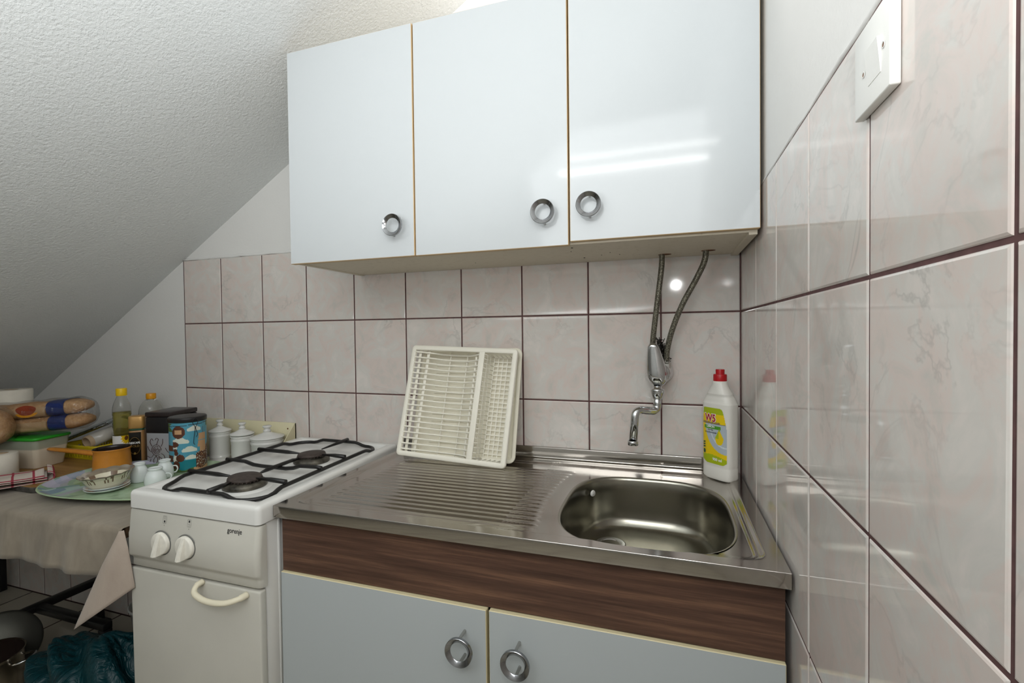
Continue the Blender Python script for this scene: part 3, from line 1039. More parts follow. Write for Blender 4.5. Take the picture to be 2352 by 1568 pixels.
# ------------------------------------------------------------------ gas cooker
CWD, CDP, HC = .390, .572, .82
ck = thing('gas_cooker', 'white two-burner gas cooker standing left of the sink', 'cooker', (-1.038, -.0002, 0), (.012, .010, .020))
mb = MB()
def rrz(i_, z_): return rr(-CWD, 0, -CDP, 0, .012, i_, 6, z_)
cp = [(0, -.040), (0, -.010), (.0008, -.006), (.003, -.0025), (.006, -.0006), (.010, 0), (.026, 0), (.0285, -.0008), (.031, -.004), (.034, -.0085), (.038, -.0105), (.046, -.011), (.08, -.0115)]
mb.loft([rrz(i_, HC + z_) for i_, z_ in cp], cap1=True)
mb.loft([rrz(i_, HC + z_) for i_, z_ in ((.004, -.040), (0, -.040))])
BUR = [(-.163, -.452), (-.152, -.228)]
for bx_, by_ in BUR:
    mb.lathe([(.062, HC - .0116), (.058, HC - .0105), (.05, HC - .008), (.046, HC - .0075), (0, HC - .0075)], 40, c=(bx_, by_))
o = obj('hob_top', mb, M['enamel'], ck); fixn(o)
for k, (bx_, by_) in enumerate(BUR):
    m_ = MB().lathe([(.047, HC - .0078), (.050, HC - .006), (.0495, HC + .001), (.043, HC + .0055), (.035, HC + .0065), (.032, HC + .008), (.032, HC + .0095), (0, HC + .0095)], 40, c=(bx_, by_))
    b_ = obj('burner', m_, M['burner_base'], ck)
    tl = Matrix.Translation((bx_, by_, HC + .0092)) @ Matrix.Rotation(.05 if k == 0 else -.02, 4, 'Y')
    m_ = MB().lathe([(.03, 0), (.036, .001), (.0385, .003), (.0385, .006), (.037, .0078), (.02, .0088), (0, .009)], 40, xf=tl)
    for q in range(28):
        a_ = 2 * PI * q / 28
        m_.box((-.0012, -.0395, .0005), (.0012, -.033, .0032), xf=tl @ Matrix.Rotation(a_, 4, 'Z'))
    obj('burner_cap', m_, M['burner_cap'], b_)
# pan support
gx0, gx1, gy0, gy1 = -.346, -.037, -.545, -.050
m_ = MB()
base_loop = rr(gx0, gx1, gy0, gy1, .055, 0, 6)
P = []
nb = len(base_loop)
for i in range(nb):
    a_, b_ = Vector(base_loop[i]), Vector(base_loop[(i + 1) % nb])
    n_ = max(1, int((b_ - a_).length / .012))
    for q in range(n_):
        P.append(a_.lerp(b_, q / n_))
def wav(p):
    dx = min(abs(p.x - gx0), abs(p.x - gx1)); dy = min(abs(p.y - gy0), abs(p.y - gy1))
    s_ = .0
    if dy < .02:
        s_ = smst(.10, .06, abs(p.x - (gx0 + gx1) / 2))
    else:
        s_ = smst(.205, .165, abs(p.y - (gy0 + gy1) / 2))
    return HC - .003 + .010 * s_
P = [(p.x, p.y, wav(p)) for p in P]
m_.tube(P, .0052, 8, closed=True)
ZG = HC + .0125
def finger(pts):
    q = [Vector(p) for p in pts]
    n_ = len(q)
    rs = [.0061] * n_
    rs[-1] = .002
    m_.tube(q, rs, 8)
for bx_, by_ in BUR:
    finger([(gx0 - .006, by_ + .005, ZG), (bx_ - .09, by_ + .003, ZG), (bx_ - .042, by_ + .001, ZG)])
    finger([(gx1 + .004, by_ - .006, ZG + .004), (bx_ + .085, by_ - .003, ZG + .004), (bx_ + .036, by_, ZG + .003)])
finger([(-.165, gy0 - .006, ZG), (-.165, gy0 + .03, ZG), (-.165, -.49, ZG)])
finger([(-.165, gy1 + .008, ZG), (-.165, gy1 - .02, ZG), (-.165, -.168, ZG)])
xb_ = [(gx0 - .006, ZG), (gx0 + .02, ZG), (gx0 + .06, ZG - .001), (gx0 + .09, ZG - .008), (gx0 + .12, ZG - .0095), (gx0 + .2, ZG - .0095), (gx0 + .225, ZG - .006), (gx0 + .245, ZG + .001), (gx1 - .01, ZG + .003), (gx1 + .006, ZG + .002)]
m_.tube([(x, -.335, z) for x, z in xb_], .0054, 8)
m_.tube([(-.165, -.407, ZG - .003), (-.165, -.38, ZG - .001), (-.165, -.29, ZG - .001), (-.165, -.262, ZG - .003)], [.002, .0055, .0055, .002], 8)
obj('pan_support', m_, M['black'], ck)
# body
mb = MB()
mb.box((-CWD + .004, -CDP + .02, .02), (-.004, -.006, HC - .041), .004, 2)
mb.box((-.0045, -CDP + .055, .02), (-.0015, -CDP + .062, HC - .045), .001, 1)
for fx in (-CWD + .04, -.04):
    for fy in (-CDP + .06, -.06):
        mb.lathe([(0, .0), (.016, 0), (.016, .022), (0, .022)], 12, c=(fx, fy))
obj('body', mb, M['enamel'], ck)
# control panel: profile (y, z) swept along x with rounded right edge
pp = [(-CDP + .022, HC - .044), (-CDP + .004, HC - .044), (-CDP + .001, HC - .0475), (-CDP - .004, HC - .095), (-CDP - .006, HC - .100), (-CDP - .0065, HC - .148), (-CDP - .0045, HC - .153),
      (-CDP + .001, HC - .158), (-CDP + .003, HC - .165), (-CDP + .002, HC - .178), (-CDP + .005, HC - .181), (-CDP + .022, HC - .181)]
mb = MB()
secs = [(-CWD - .001, .012), (-CWD + .003, .003), (-CWD + .008, 0), (-.012, 0), (-.005, .0025), (-.0015, .008), (-.0008, .012)]
mb.loft([[(x, min(y + off, -CDP + .022), z) for y, z in pp] for x, off in secs], cap0=True, cap1=True)
pan_ = obj('control_panel', mb, M['cream_panel'], ck); fixn(pan_); sharp(pan_, 60)
def pface(x, z, off=.0):
    t = (z - (HC - .100)) / ((HC - .0475) - (HC - .100))
    y = -CDP - .006 + (.007) * t if t > 0 else -CDP - .0063
    return (x, y - off, z)
mb = MB()
put_text(mb, 'gorenje', .0148, lambda x, z: pface(x, z, .0005), 0, .00012, xs=.9, cx=-.0655, cy=HC - .0585)
obj('maker_name', mb, M['ink'], pan_)
for kx, filled in ((-.272, 0), (-.197, 1)):
    mb = MB()
    def pl(loop, mi=0): mb.add([pface(kx + x, HC - .057 + z, .0005) for x, z in loop], [tuple(range(len(loop)))], mi)
    o_ = [(p[0], p[1]) for p in rr(-.0055, .0055, -.0085, .0085, .002, 0, 3)]
    i_ = [(p[0], p[1]) for p in rr(-.0055, .0055, -.0085, .0085, .002, .0005, 3)]
    n_ = len(o_)
    mb.add([pface(kx + x, HC - .057 + z, .0005) for x, z in o_ + i_], [(k, (k + 1) % n_, n_ + (k + 1) % n_, n_ + k) for k in range(n_)], 1)
    for q, zc_ in enumerate((-.004, .004)):
        c_ = [(.0021 * math.cos(2 * PI * k / 14), zc_ + .0027 * math.sin(2 * PI * k / 14)) for k in range(14)]
        ci = [(.0016 * math.cos(2 * PI * k / 14), zc_ + .0022 * math.sin(2 * PI * k / 14)) for k in range(14)]
        if q == filled:
            pl(c_)
        else:
            mb.add([pface(kx + x, HC - .057 + z, .0005) for x, z in c_ + ci], [(k, (k + 1) % 14, 14 + (k + 1) % 14, 14 + k) for k in range(14)], 1)
    pl([(.0008 * math.cos(2 * PI * k / 10), -.0125 + .0008 * math.sin(2 * PI * k / 10)) for k in range(10)])
    obj('burner_symbol', mb, [M['ink'], M['ink_grey']], pan_)
for kx in (-.276, -.202):
    XK = Matrix.Translation((kx, -CDP - .0062, HC - .1095)) @ Matrix.Rotation(PI / 2, 4, 'X')
    m_ = MB()
    m_.lathe([(.0285, -.001), (.0285, .0006), (.0262, .0006), (.0262, -.001)], 40, 1, XK)
    m_.lathe([(.0258, 0), (.0255, .006), (.024, .008), (.0225, .0085), (0, .0085)], 40, 0, XK)
    # grip: tapered fin, thick towards the bottom
    lp = []
    for k in range(9):
        t = k / 8
        y = -.0245 + .049 * t
        w = .0082 - .0022 * t
        hgt = .0225 - .0115 * t ** 1.3
        lp.append([(-w, y, .006), (-w * .8, y, hgt * .8), (-w * .35, y, hgt), (w * .35, y, hgt), (w * .8, y, hgt * .8), (w, y, .006)])
    m_.loft(lp, 0, True, True, smooth=False, closed=False, xf=XK @ Matrix.Rotation(-.12, 4, 'Z'))
    o = obj('knob', m_, [M['knob_white'], M['ink_grey']], pan_)
# door with handle
mb = MB().box((-CWD - .001, -CDP + .0005, .05), (-.001, -CDP + .019, HC - .186), .004, 3)
dr_ = obj('oven_door', mb, M['cream_panel'], ck)
mb = MB()
hp = catmull([(-.163, -CDP + .001, .634), (-.164, -CDP - .014, .631), (-.157, -CDP - .025, .622), (-.128, -CDP - .030, .615), (-.095, -CDP - .031, .614), (-.065, -CDP - .028, .617), (-.042, -CDP - .016, .623), (-.036, -CDP + .001, .625)], 6)
mb.tube(hp, [.0062 if 5 < k < len(hp) - 6 else .0074 for k in range(len(hp))], 14, flat=.85)
obj('door_handle', mb, M['cream_plastic'], dr_)

# ------------------------------------------------------------------ table and cloth
tb = thing('kitchen_table', 'low side table under a taupe cloth left of the cooker', 'table', (-2.2, -.3, 0))
mb = MB().box((-3.19, -.575, .69), (-1.442, -.02, .7175), .003, 2)
obj('tabletop', mb, M['table_wood'], tb, True)
for x, y in ((-1.47, -.06), (-1.47, -.5), (-3.16, -.045), (-3.1, -.5)):
    m_ = MB().box((x - .02, y - .02, 0), (x + .02, y + .02, .69), .003, 2)
    obj('leg', m_, M['black_plastic'], tb, True)
mb = MB()
# cloth section in y-z: lies on the top, falls over the front edge
def cl(u, v):
    x = -3.195 + (3.195 - 1.437) * u
    s_ = v * .70
    rip = .004 * math.sin(19 * x + 1) + .0035 * math.sin(43 * x) + .003 * math.sin(71 * x + 2)
    if s_ < .575:
        y = -.012 - s_
        z = .7195 + .0006 * math.sin(30 * x) * math.sin(25 * y)
        return (x, y, z)
    k = (s_ - .575) / .125
    a_ = min(1, k / .12) * PI / 2
    d = max(0, k - .12) / .88
    q_ = smst(-1.437, -1.57, x)
    return (x, -.587 - q_ * (.008 * math.sin(a_) + d * (.010 + rip * 1.1)), .7195 - .008 * (1 - math.cos(a_)) - d * .113 + d * .0012 * math.sin(7 * x))
mb.grid(cl, 120, 60)
# corner that hangs as a cone
Lp = [Vector((-1.432, -.594, .718)), Vector((-1.466, -.612, .640)), Vector((-1.500, -.624, .562)), Vector((-1.536, -.634, .484))]
Rp = [Vector((-1.424, -.590, .719)), Vector((-1.408, -.592, .68)), Vector((-1.400, -.590, .63)), Vector((-1.394, -.588, .585))]
def cone(u, v):
    i = min(2, int(v * 3)); f = v * 3 - i
    l_ = Lp[i].lerp(Lp[i + 1], f); r_ = Rp[i].lerp(Rp[i + 1], f)
    p = l_.lerp(r_, u)
    bow = math.sin(PI * u) * (.25 + v * .75)
    p += Vector((-.004, -.016, -.006 * v)) * bow
    return tuple(p)
mb.grid(cone, 16, 18, 1)
# end drop beside the cooker
mb.grid(lambda u, v: (-1.437 + .002 * math.sin(18 * u), -.012 - .49 * u, .7195 - .12 * v), 20, 8)
o = obj('tablecloth', mb, [M['cloth'], M['cloth_back']], loc=(-2.2, -.3, .7195), world=True)
tag(o, 'taupe tablecloth covering the side table with one corner hanging down', 'tablecloth')
md = o.modifiers.new('thickness', 'SOLIDIFY'); md.thickness = .0012; md.offset = -1

ZB = .7215
# cutting board
mb = MB()
bl = rr(-2.33, -1.955, -.492, -.225, .03, 0, 2)
mb.loft([[(x, y, ZB + z_) for x, y, _ in rr(-2.33, -1.955, -.492, -.225, .03, i_, 2)] for i_, z_ in ((.002, 0), (0, .002), (0, .0145), (.002, .0165))], cap0=True, smooth=False)
mb.m = [1] * len(mb.m)
mb.add([(x, y, ZB + .0165) for x, y, _ in rr(-2.33, -1.955, -.492, -.225, .03, .002, 2)], [tuple(range(12))], 0)
o = obj('cutting_board', mb, [M['board_wood'], M['board_edge']], loc=(-2.14, -.36, ZB), world=True)
tag(o, 'worn wooden cutting board with dark edges lying on the tablecloth', 'cutting board')
ZBD = ZB + .0168
# serving tray
TC = Vector((-1.737, -.325, .731))
tr_ = MB()
for prof_, inv in (([(0, .0105), (.001, .0118), (.004, .0118), (.012, .008), (.02, .0036), (.026, .003), (.06, .003)], False), ([(0, .0105), (.002, .0085), (.014, .004), (.022, .0005), (.06, .0)], True)):
    ls = [sup(.268 - i_, .198 - i_, 2.6, 72, z=z_) for i_, z_ in prof_]
    if inv:
        tr_.loft(ls[::-1], 1, cap0=True)
    else:
        tr_.loft(ls, [1, 1, 0, 0, 0, 0], cap1=True)
o = obj('serving_tray', tr_, [M['tray'], M['tray_edge']], loc=TC, rot=(0, .022, math.radians(13))); fixn(o)
tag(o, 'green floral serving tray holding cups, plates and a bowl on the table', 'tray')
def ztr(x): return .734 + .0218 * (TC.x - x) + .0006

# cups upside down
def make_cup(label, loc, r, h, rz):
    t = thing('porcelain_cup', label, 'cup', loc, (0, 0, rz), 'upside-down white cups on the tray')
    m_ = MB().lathe([(r * .93, 0), (r * .97, .001), (r * 1.0, h * .18), (r * 1.01, h * .34), (r * .97, h * .48), (r * .88, h * .62), (r * .76, h * .74), (r * .64, h * .82), (r * .61, h * .86), (r * .66, h * .90), (r * .69, h * .96), (r * .67, h), (r * .58, h), (r * .54, h * .97), (0, h * .965)], 36)
    obj('cup_body', m_, M['cup'], t)
    m2 = MB().tube(catmull([(r * .9, 0, h * .58), (r * 1.28, 0, h * .55), (r * 1.42, 0, h * .38), (r * 1.25, 0, h * .22), (r * .98, 0, h * .2)], 5), .0026, 8, flat=.8)
    obj('handle', m2, M['cup'], t)
make_cup('upside-down white cup beside the patterned bowl, leftmost of the three cups', (-1.743, -.344, ztr(-1.743)), .0232, .057, .75)
make_cup('upside-down white cup nearest the cooker corner, frontmost of the three', (-1.664, -.351, ztr(-1.664)), .0282, .052, .85)
make_cup('upside-down white cup in front of the blue tin, rearmost of the three', (-1.712, -.288, ztr(-1.712)), .0232, .0555, .9)
# stacked plates + bowl
PX, PY = -1.748, -.430
zp = ztr(PX)
for k, lb in enumerate(('lower white saucer plate under the patterned bowl, resting on the tray', 'upper white saucer plate directly beneath the patterned bowl')):
    m_ = MB().lathe([(0, .001), (.03, .001), (.032, 0), (.034, .001), (.044, .0045), (.0525, .0092), (.0535, .0104), (.0525, .0108), (.043, .0068), (.032, .003), (0, .003)], 44)
    o = obj('plate', m_, M['cup'], loc=(PX, PY, zp + k * .0062))
    tag(o, lb, 'plate', 'plates stacked under the bowl')
bw = thing('patterned_bowl', 'small cream bowl with brown floral scalloped rim on stacked plates', 'bowl', (PX, PY + .002, zp + .0105), (.06, -.05, 0))
def bowl_loop(r, z, sc):
    return [(r * (1 + sc * abs(math.sin(6 * 2 * PI * k / 96))) * math.cos(2 * PI * k / 96), r * (1 + sc * abs(math.sin(6 * 2 * PI * k / 96))) * math.sin(2 * PI * k / 96), z + sc * .12 * abs(math.sin(6 * 2 * PI * k / 96))) for k in range(96)]
pf = [(.034, .0, 0), (.036, .001, 0), (.043, .008, 0), (.05, .02, 0), (.055, .03, .005), (.061, .0365, .012), (.0655, .04, .02), (.0645, .0408, .02), (.058, .036, .012), (.053, .03, .005), (.048, .02, 0), (.04, .01, 0), (.03, .006, 0)]
m_ = MB()
ls = [bowl_loop(r, z, s_) for r, z, s_ in pf]
for j in range(len(ls) - 1):
    n_ = 96
    mis = []
    for k in range(n_):
        flower = (k % 12) in (2, 3, 4, 6, 7)
        if j in (5, 6, 7, 8): mm = 1
        elif j == 3: mm = 2 if flower and (k % 3 != 0) else 0
        elif j == 4: mm = 2 if (k % 12) in (3, 6, 7) else 0
        elif j == 9: mm = 2 if (k % 16) < 5 else 0
        else: mm = 0
        mis.append(mm)
    m_.add(ls[j] + ls[j + 1], [(k, (k + 1) % n_, n_ + (k + 1) % n_, n_ + k) for k in range(n_)], mis, True)
m_.add(ls[-1], [tuple(range(96))], 0); m_.add(ls[0], [tuple(range(96))[::-1]], 0)
o = obj('bowl_body', m_, [M['bowl_cream'], M['bowl_rim'], M['bowl_print']], bw); fixn(o)
# saucepan
sp = thing('saucepan', 'orange enamel saucepan with dark inside and long handle on the tray', 'saucepan', (-1.958, -.288, ztr(-1.958) + .001))
m_ = MB().lathe([(0, 0), (.05, 0), (.0525, .003), (.0515, .02), (.049, .05), (.0485, .062), (.051, .067), (.0525, .07), (.0515, .0715)], 48)
obj('pan_body', m_, M['orange'], sp)
m_ = MB().lathe([(.0515, .0715), (.0495, .0705), (.0475, .064), (.048, .05), (.05, .02), (.049, .004), (0, .003)], 48)
obj('pan_lining', m_, M['pan_in'], sp)
m_ = MB()
hd = [Vector((-.046, -.004, .047)), Vector((-.09, -.012, .050)), Vector((-.16, -.022, .054)), Vector((-.24, -.034, .0575)), Vector((-.275, -.039, .0585))]
m_.tube([hd[0], hd[1], hd[2], hd[3], hd[4]], [.0155, .0140, .0125, .011, .006], 12, flat=.6)
obj('pan_handle', m_, M['orange'], sp)

# canister shelf
rk = thing('canister_shelf', 'cream painted metal shelf against the wall holding white canisters', 'shelf', (-1.64, -.06, ZB))
mb = MB()
mb.box((-1.90, -.008, ZB + .002), (-1.455, -.002, .866), .001, 1)
obj('back_panel', mb, M['rack_cream'], rk, True)
mb = MB().box((-1.835, -.118, ZB), (-1.455, -.002, ZB + .004), .001, 1)
obj('base_panel', mb, M['rack_cream'], rk, True)
for x in (-1.458,):
    mb = MB()
    poly = [(-.003, ZB + .004), (-.118, ZB + .004), (-.112, ZB + .03), (-.008, .865), (-.003, .865)]
    vs = [(x, y, z) for y, z in poly] + [(x + .003, y, z) for y, z in poly]
    mb.add(vs, [(0, 1, 2, 3, 4), (9, 8, 7, 6, 5)] + [(k, (k + 1) % 5, 5 + (k + 1) % 5, 5 + k) for k in range(5)])
    o = obj('side_panel', mb, M['rack_cream'], rk, True); fixn(o)
for sx_ in (-1.487, -1.80):
    mb = MB().lathe([(0, .0006), (.003, .0005), (.003, 0)], 12, xf=Matrix.Translation((sx_, -.008, .845)) @ Matrix.Rotation(PI / 2, 4, 'X'))
    obj('screw_hole', mb, M['rust'], rk, True)
def canister(label, x, y, r, h, lift, kh):
    t = thing('lidded_canister', label, 'canister', (x, y, ZB + .0045), (0, 0, 0), 'white ceramic canisters on the cream shelf')
    m_ = MB().lathe([(0, 0), (r * .95, 0), (r * 1.02, .002), (r * 1.03, .008), (r * .97, .011), (r * 1.03, .015), (r * 1.03, .02), (r * .97, .023), (r, .03), (r, h - .022), (r * 1.05, h - .018), (r * 1.05, h - .012), (r * .99, h - .009), (r * 1.05, h - .005), (r * 1.05, h - .001), (r * .95, h), (0, h - .002)], 40)
    obj('canister_body', m_, M['ceramic'], t)
    z = h + lift
    R = r * 1.11
    m_ = MB().lathe([(0, z - .001), (R * .96, z - .001), (R, z + .001), (R, z + .0032), (R * .97, z + .005), (R * .55, z + .0115), (R * .3, z + .0165), (R * .2, z + .02)], 40)
    ld = obj('lid', m_, M['ceramic'], t)
    k = R * .24 if r < .045 else R * .2
    m_ = MB().lathe([(k * .9, z + .017), (k * 1.0, z + .021), (k * 1.15, z + .023), (k * 1.2, z + .026), (k * .8, z + .029), (k * .8, z + .032), (k * 1.25, z + .036), (k * 1.35, z + .0395), (k * 1.1, z + .042), (0, z + .042)], 28)
    obj('knob', m_, M['ceramic'], ld)
canister('tallest white lidded canister, next to the blue tin', -1.742, -.066, .034, .108, .0, .04)
canister('white lidded canister in the middle of the shelf with raised lid', -1.634, -.068, .0355, .100, .003, .04)
canister('widest white lidded canister at the right end of the shelf by the cooker', -1.521, -.067, .050, .098, .0, .03)

# blue tin
ztb = ztr(-1.738)
bt = thing('blue_tin', 'round blue picture tin with black lid beside the white canisters', 'tin', (-1.738, -.19, ztb), (0, 0, math.radians(62)))
RB, HB = .0535, .165
def tin_col(u, v):
    # u along the visible front -1..1, v 0..1 upwards
    def cloud(cx, cy, w, h):
        if v < cy - h * .35: return False
        return any(((u - cx - dx * w) / (w * rr_)) ** 2 + ((v - cy - dy * h) / (h * rr_ * 1.05)) ** 2 < 1 for dx, dy, rr_ in ((-.55, -.05, .5), (0, .25, .62), (.55, -.05, .48), (.2, 0, .6)))
    if v > .965: return 0
    if abs(v - (.925 + .02 * u)) < .006: return 7
    if u < -.72 + .1 * math.sin(40 * v) and v > .8: return 6
    if u > .86 and v > .86: return 6
    r2 = ((u + .36) / .27) ** 2 + ((v - .79) / .125) ** 2
    if r2 < 1: return 5 if abs(u + .36) < .15 and abs(v - .79) < .045 else 3
    if v < .045 + .02 * math.sin(9 * u): return 6 if u < .2 else 4
    # ship on the right: sails and hull
    if .36 < u < .86:
        for z0, z1, k in ((.60, .74, .0), (.46, .59, .03), (.36, .46, -.05)):
            if z0 < v < z1 and .40 - k - .25 * (v - z0) * (-1) * .0 + .18 * (z1 - v) * -1 + .02 < u < .78: return 4
        if abs(u - .62) < .012 and .7 < v < .86: return 3
    if u > .30 + .55 * max(0, .36 - v) * 0 + .18 * smst(.04, .34, v) * 0 and v < .34 + .26 * (u - .3):
        if u > .34 + .12 * math.sin(3 + 8 * v):
            s_ = math.sin(41 * u + 7 * math.sin(17 * v)) * math.sin(53 * v + 5 * math.sin(13 * u))
            return 2 if s_ > .72 else (4 if s_ < -.82 else 3)
    if u < -.62 and .12 < v < .62: return 3 if math.sin(30 * v) > -.2 else 0
    # brown barrels / pier on the left
    for cx, cy, a_, b_ in ((-.52, .545, .18, .055), (-.30, .27, .17, .075), (-.5, .43, .1, .03), (-.46, .37, .09, .05), (-.46, .12, .15, .1)):
        if ((u - cx) / a_) ** 2 + ((v - cy) / b_) ** 2 < 1: return 3
    for cx, cy, a_, b_ in ((-.5, .48, .1, .03), (-.47, .25, .13, .09)):
        if ((u - cx) / a_) ** 2 + ((v - cy) / b_) ** 2 < 1: return 2
    if cloud(.25, .83, .26, .09) or cloud(-.3, .60, .34, .10) or cloud(.06, .42, .28, .09) or cloud(.12, .265, .22, .07): return 2
    if v < .225 + .02 * u: return 1
    return 0
m_ = MB()
m_.grid(lambda u, v: (RB * math.cos(2 * PI * u), RB * math.sin(2 * PI * u), HB * v), 180, 80,
        mfn=lambda u, v: tin_col(((u * 360 - 260 + 180) % 360 - 180) / 82., v))
m_.lathe([(RB, .0), (RB * .97, -.0), (0, .001)], 40, 7)
obj('tin_body', m_, [M['sky_blue'], M['sea'], M['cloud'], M['ship'], M['sail'], M['sail'], M['leaf'], M['ink']], bt)
m_ = MB().lathe([(RB + .0006, HB - .004), (RB + .0022, HB - .003), (RB + .0022, HB + .010), (RB + .001, HB + .012), (RB - .004, HB + .0125), (0, HB + .0135)], 48)
obj('lid', m_, M['black_plastic'], bt)
m_ = MB()
for s_, l_ in ((-1, .055), (1, .03)):
    m_.tube(catmull([((RB + .003) * math.cos(-1.35 + .06 * s_ * k), (RB + .003) * math.sin(-1.35 + .06 * s_ * k), HB + .006 - z) for k, z in ((0, -.004), (2.5, .006), (1.2, .02), (.2, .03), (1.8, l_ + .02), (.7, l_ + .03))], 5), .0009, 5)
obj('clasp_wire', m_, M['ink'], bt)
# black and silver tin
kt = thing('tea_tin', 'tall rectangular silver tin with black top and brown rose print', 'tin', (-1.897, -.128, ZB), (0, 0, math.radians(12)))
tw, td, th_ = .0475, .06, .195
m_ = MB().box((-tw, -td, 0), (tw, td, .125), .004, 2)
body = obj('tin_body', m_, M['tin_silver'], kt)
m_ = MB().box((-tw - .001, -td - .001, .12), (tw + .001, td + .001, .178), .004, 2)
obj('dark_band', m_, M['black_plastic'], kt)
m_ = MB().box((-tw - .0025, -td - .0025, .1785), (tw + .0025, td + .0025, th_), .004, 2)
obj('lid', m_, mat('dark_brown_lid', '2c2424', .3), kt)
m_ = MB()
def roseline(pts, w=.0017):
    m_.tube([(x, -td - .0004, z) for x, z in pts], w, 4, flat=.4)
def sq(pts): return [(x, z) for x, _, z in [(p.x, 0, p.z) for p in catmull([(a_, 0, b_) for a_, b_ in pts], 5)]]
for r_, a0, a1 in ((.018, 0, 5.4), (.0125, 1, 6.6), (.0075, 2, 7.5), (.003, 0, 5)):
    roseline([(-.008 + r_ * math.cos(t), .062 + r_ * 1.05 * math.sin(t)) for t in [a0 + (a1 - a0) * k / 18 for k in range(19)]])
for ln in ([(-.008, .08), (-.004, .09), (.0, .1), (-.008, .104), (-.012, .097)], [(-.025, .075), (-.032, .09), (-.026, .102), (-.02, .095)], [(.01, .075), (.016, .088), (.017, .102)],
           [(-.028, .055), (-.036, .062), (-.042, .075)], [(.01, .05), (.02, .044), (.024, .032)], [(-.02, .045), (-.03, .035), (-.044, .04)], [(-.01, .042), (-.004, .028), (-.014, .012), (-.02, .026), (-.01, .042)],
           [(.0, .04), (.014, .03), (.02, .014), (.006, .02), (0, .04)], [(-.03, .03), (-.036, .016), (-.046, .006)], [(.02, .02), (.032, .01), (.044, .009)], [(.026, .07), (.034, .058), (.044, .052)]):
    roseline(sq(ln))
m_2 = m_
obj('rose_print', m_2, M['tin_brown'], body)
m_ = MB()
for ln in ([(-.05, .11), (-.04, .10), (-.038, .085)], [(-.055, .07), (-.045, .06), (-.03, .055), (-.02, .06)], [(-.03, .04), (-.02, .028), (-.01, .03), (.0, .02)], [(-.05, .03), (-.04, .02), (-.03, .01)]):
    m_.tube([(tw + .0004, y, z) for y, z in sq(ln)], .0013, 4, flat=.4)
obj('rose_print', m_, M['tin_brown'], body)

# coffee jar
cj = thing('coffee_jar', 'dark instant coffee jar with gold lid between the oil bottle and silver tin', 'jar', (-1.978, -.192, ZB), (0, 0, math.radians(42)))
def sqr(r, z, n_=4.5): return sup(r, r, n_, 48, z=z)
m_ = MB()
m_.loft([sqr(r, z) for r, z in ((.022, 0), (.0235, .003), (.0235, .125), (.0225, .13), (.0215, .132))], cap0=True, cap1=True)
o = obj('jar_body', m_, M['tan_glass'], cj); fixn(o)
m_ = MB().loft([sqr(r, z) for r, z in ((.0222, .131), (.0222, .138))], cap0=True, cap1=True)
obj('neck_band', m_, M['dark_green'], cj)
m_ = MB().loft([sqr(r, z) for r, z in ((.0232, .138), (.0238, .14), (.0238, .178), (.0225, .1805))], cap0=True, cap1=True)
o = obj('lid', m_, M['gold'], cj); fixn(o)
m_ = MB()
ju = lambda x, z: (x, -.0241 * (max(0., 1 - (abs(x) / .0245) ** 4.5)) ** (1 / 4.5), z)
m_.grid(lambda u, v: ju(-.022 + .036 * u, .012 + .113 * v), 16, 16, 0)
lb = obj('label', m_, M['coffee'], cj)
m_ = MB()
ju2 = lambda x, z: (x, ju(max(-.024, min(.024, x)), z)[1] - .0005, z)
put_text(m_, 'NESCAFE', .0092, ju2, 0, .0003, xs=.82, cx=-.004, cy=.088)
obj('label_print', m_, M['white'], lb); m_ = MB(); GP = mat('gold_print', '9a7a3c', .4)
put_text(m_, 'GOLD', .0105, ju2, 1, 0, xs=.9, cx=-.004, cy=.0765)
obj('label_print', m_, [M['white'], GP], lb); m_ = MB()
n_ = 30
for r0, r1 in ((.0172, .0178),):
    m_.add([ju2(-.004 + r * math.cos(2 * PI * k / n_) * .95, .078 + r * 1.7 * math.sin(2 * PI * k / n_)) for r in (r0, r1) for k in range(n_)], [(k, (k + 1) % n_, n_ + (k + 1) % n_, n_ + k) for k in range(n_)], 1)
obj('label_print', m_, [M['white'], GP], lb); m_ = MB()
m_.add([ju2(-.004 + .0035 * math.cos(2 * PI * k / 12), .051 + .0042 * math.sin(2 * PI * k / 12)) for k in range(12)], [tuple(range(12))], 1)
obj('label_print', m_, [M['white'], GP], lb)

# oil bottle
ob = thing('oil_bottle', 'clear sunflower oil bottle with yellow cap, partly full, behind the saucepan', 'bottle', (-2.118, -.155, ZB), (0, 0, math.radians(58)))
R0 = .0285
outer = [(0, .003), (.02, 0), (R0 - .002, .002), (R0, .008), (R0, .03)]
for k in range(9):
    z = .1 + k * .009
    outer += [(R0 - .0014, z), (R0, z + .0045)]
outer = [(0, .003), (.02, 0), (R0 - .002, .002), (R0, .008), (R0, .095)] + [q for k in range(7) for q in ((R0 - .0013, .101 + k * .011), (R0 + .0004, .1065 + k * .011))] + [(R0, .186), (R0 * .97, .2), (R0 * .84, .216), (R0 * .64, .23), (R0 * .5, .24), (.0125, .246), (.0125, .262)]
m_ = MB().lathe(outer, 40)
inner = [(max(0, r - .0009), z + .0006) for r, z in outer]
m_.lathe(inner[::-1], 40)
o = obj('bottle_body', m_, M['glass'], ob)
liq = [(0, .004)] + [(r - .0013, z + .0012) for r, z in outer[1:] if z < .18] + [(R0 - .0014, .183), (0, .1835)]
m_ = MB().lathe(liq, 40)
obj('oil', m_, M['oil'], ob)
m_ = MB().lathe([(.0125, .243), (.0165, .243), (.0168, .2445), (.0168, .268), (.0158, .270), (0, .2705)], 32)
o = obj('cap', m_, M['cap_yellow'], ob); sharp(o, 40)
m_ = MB()
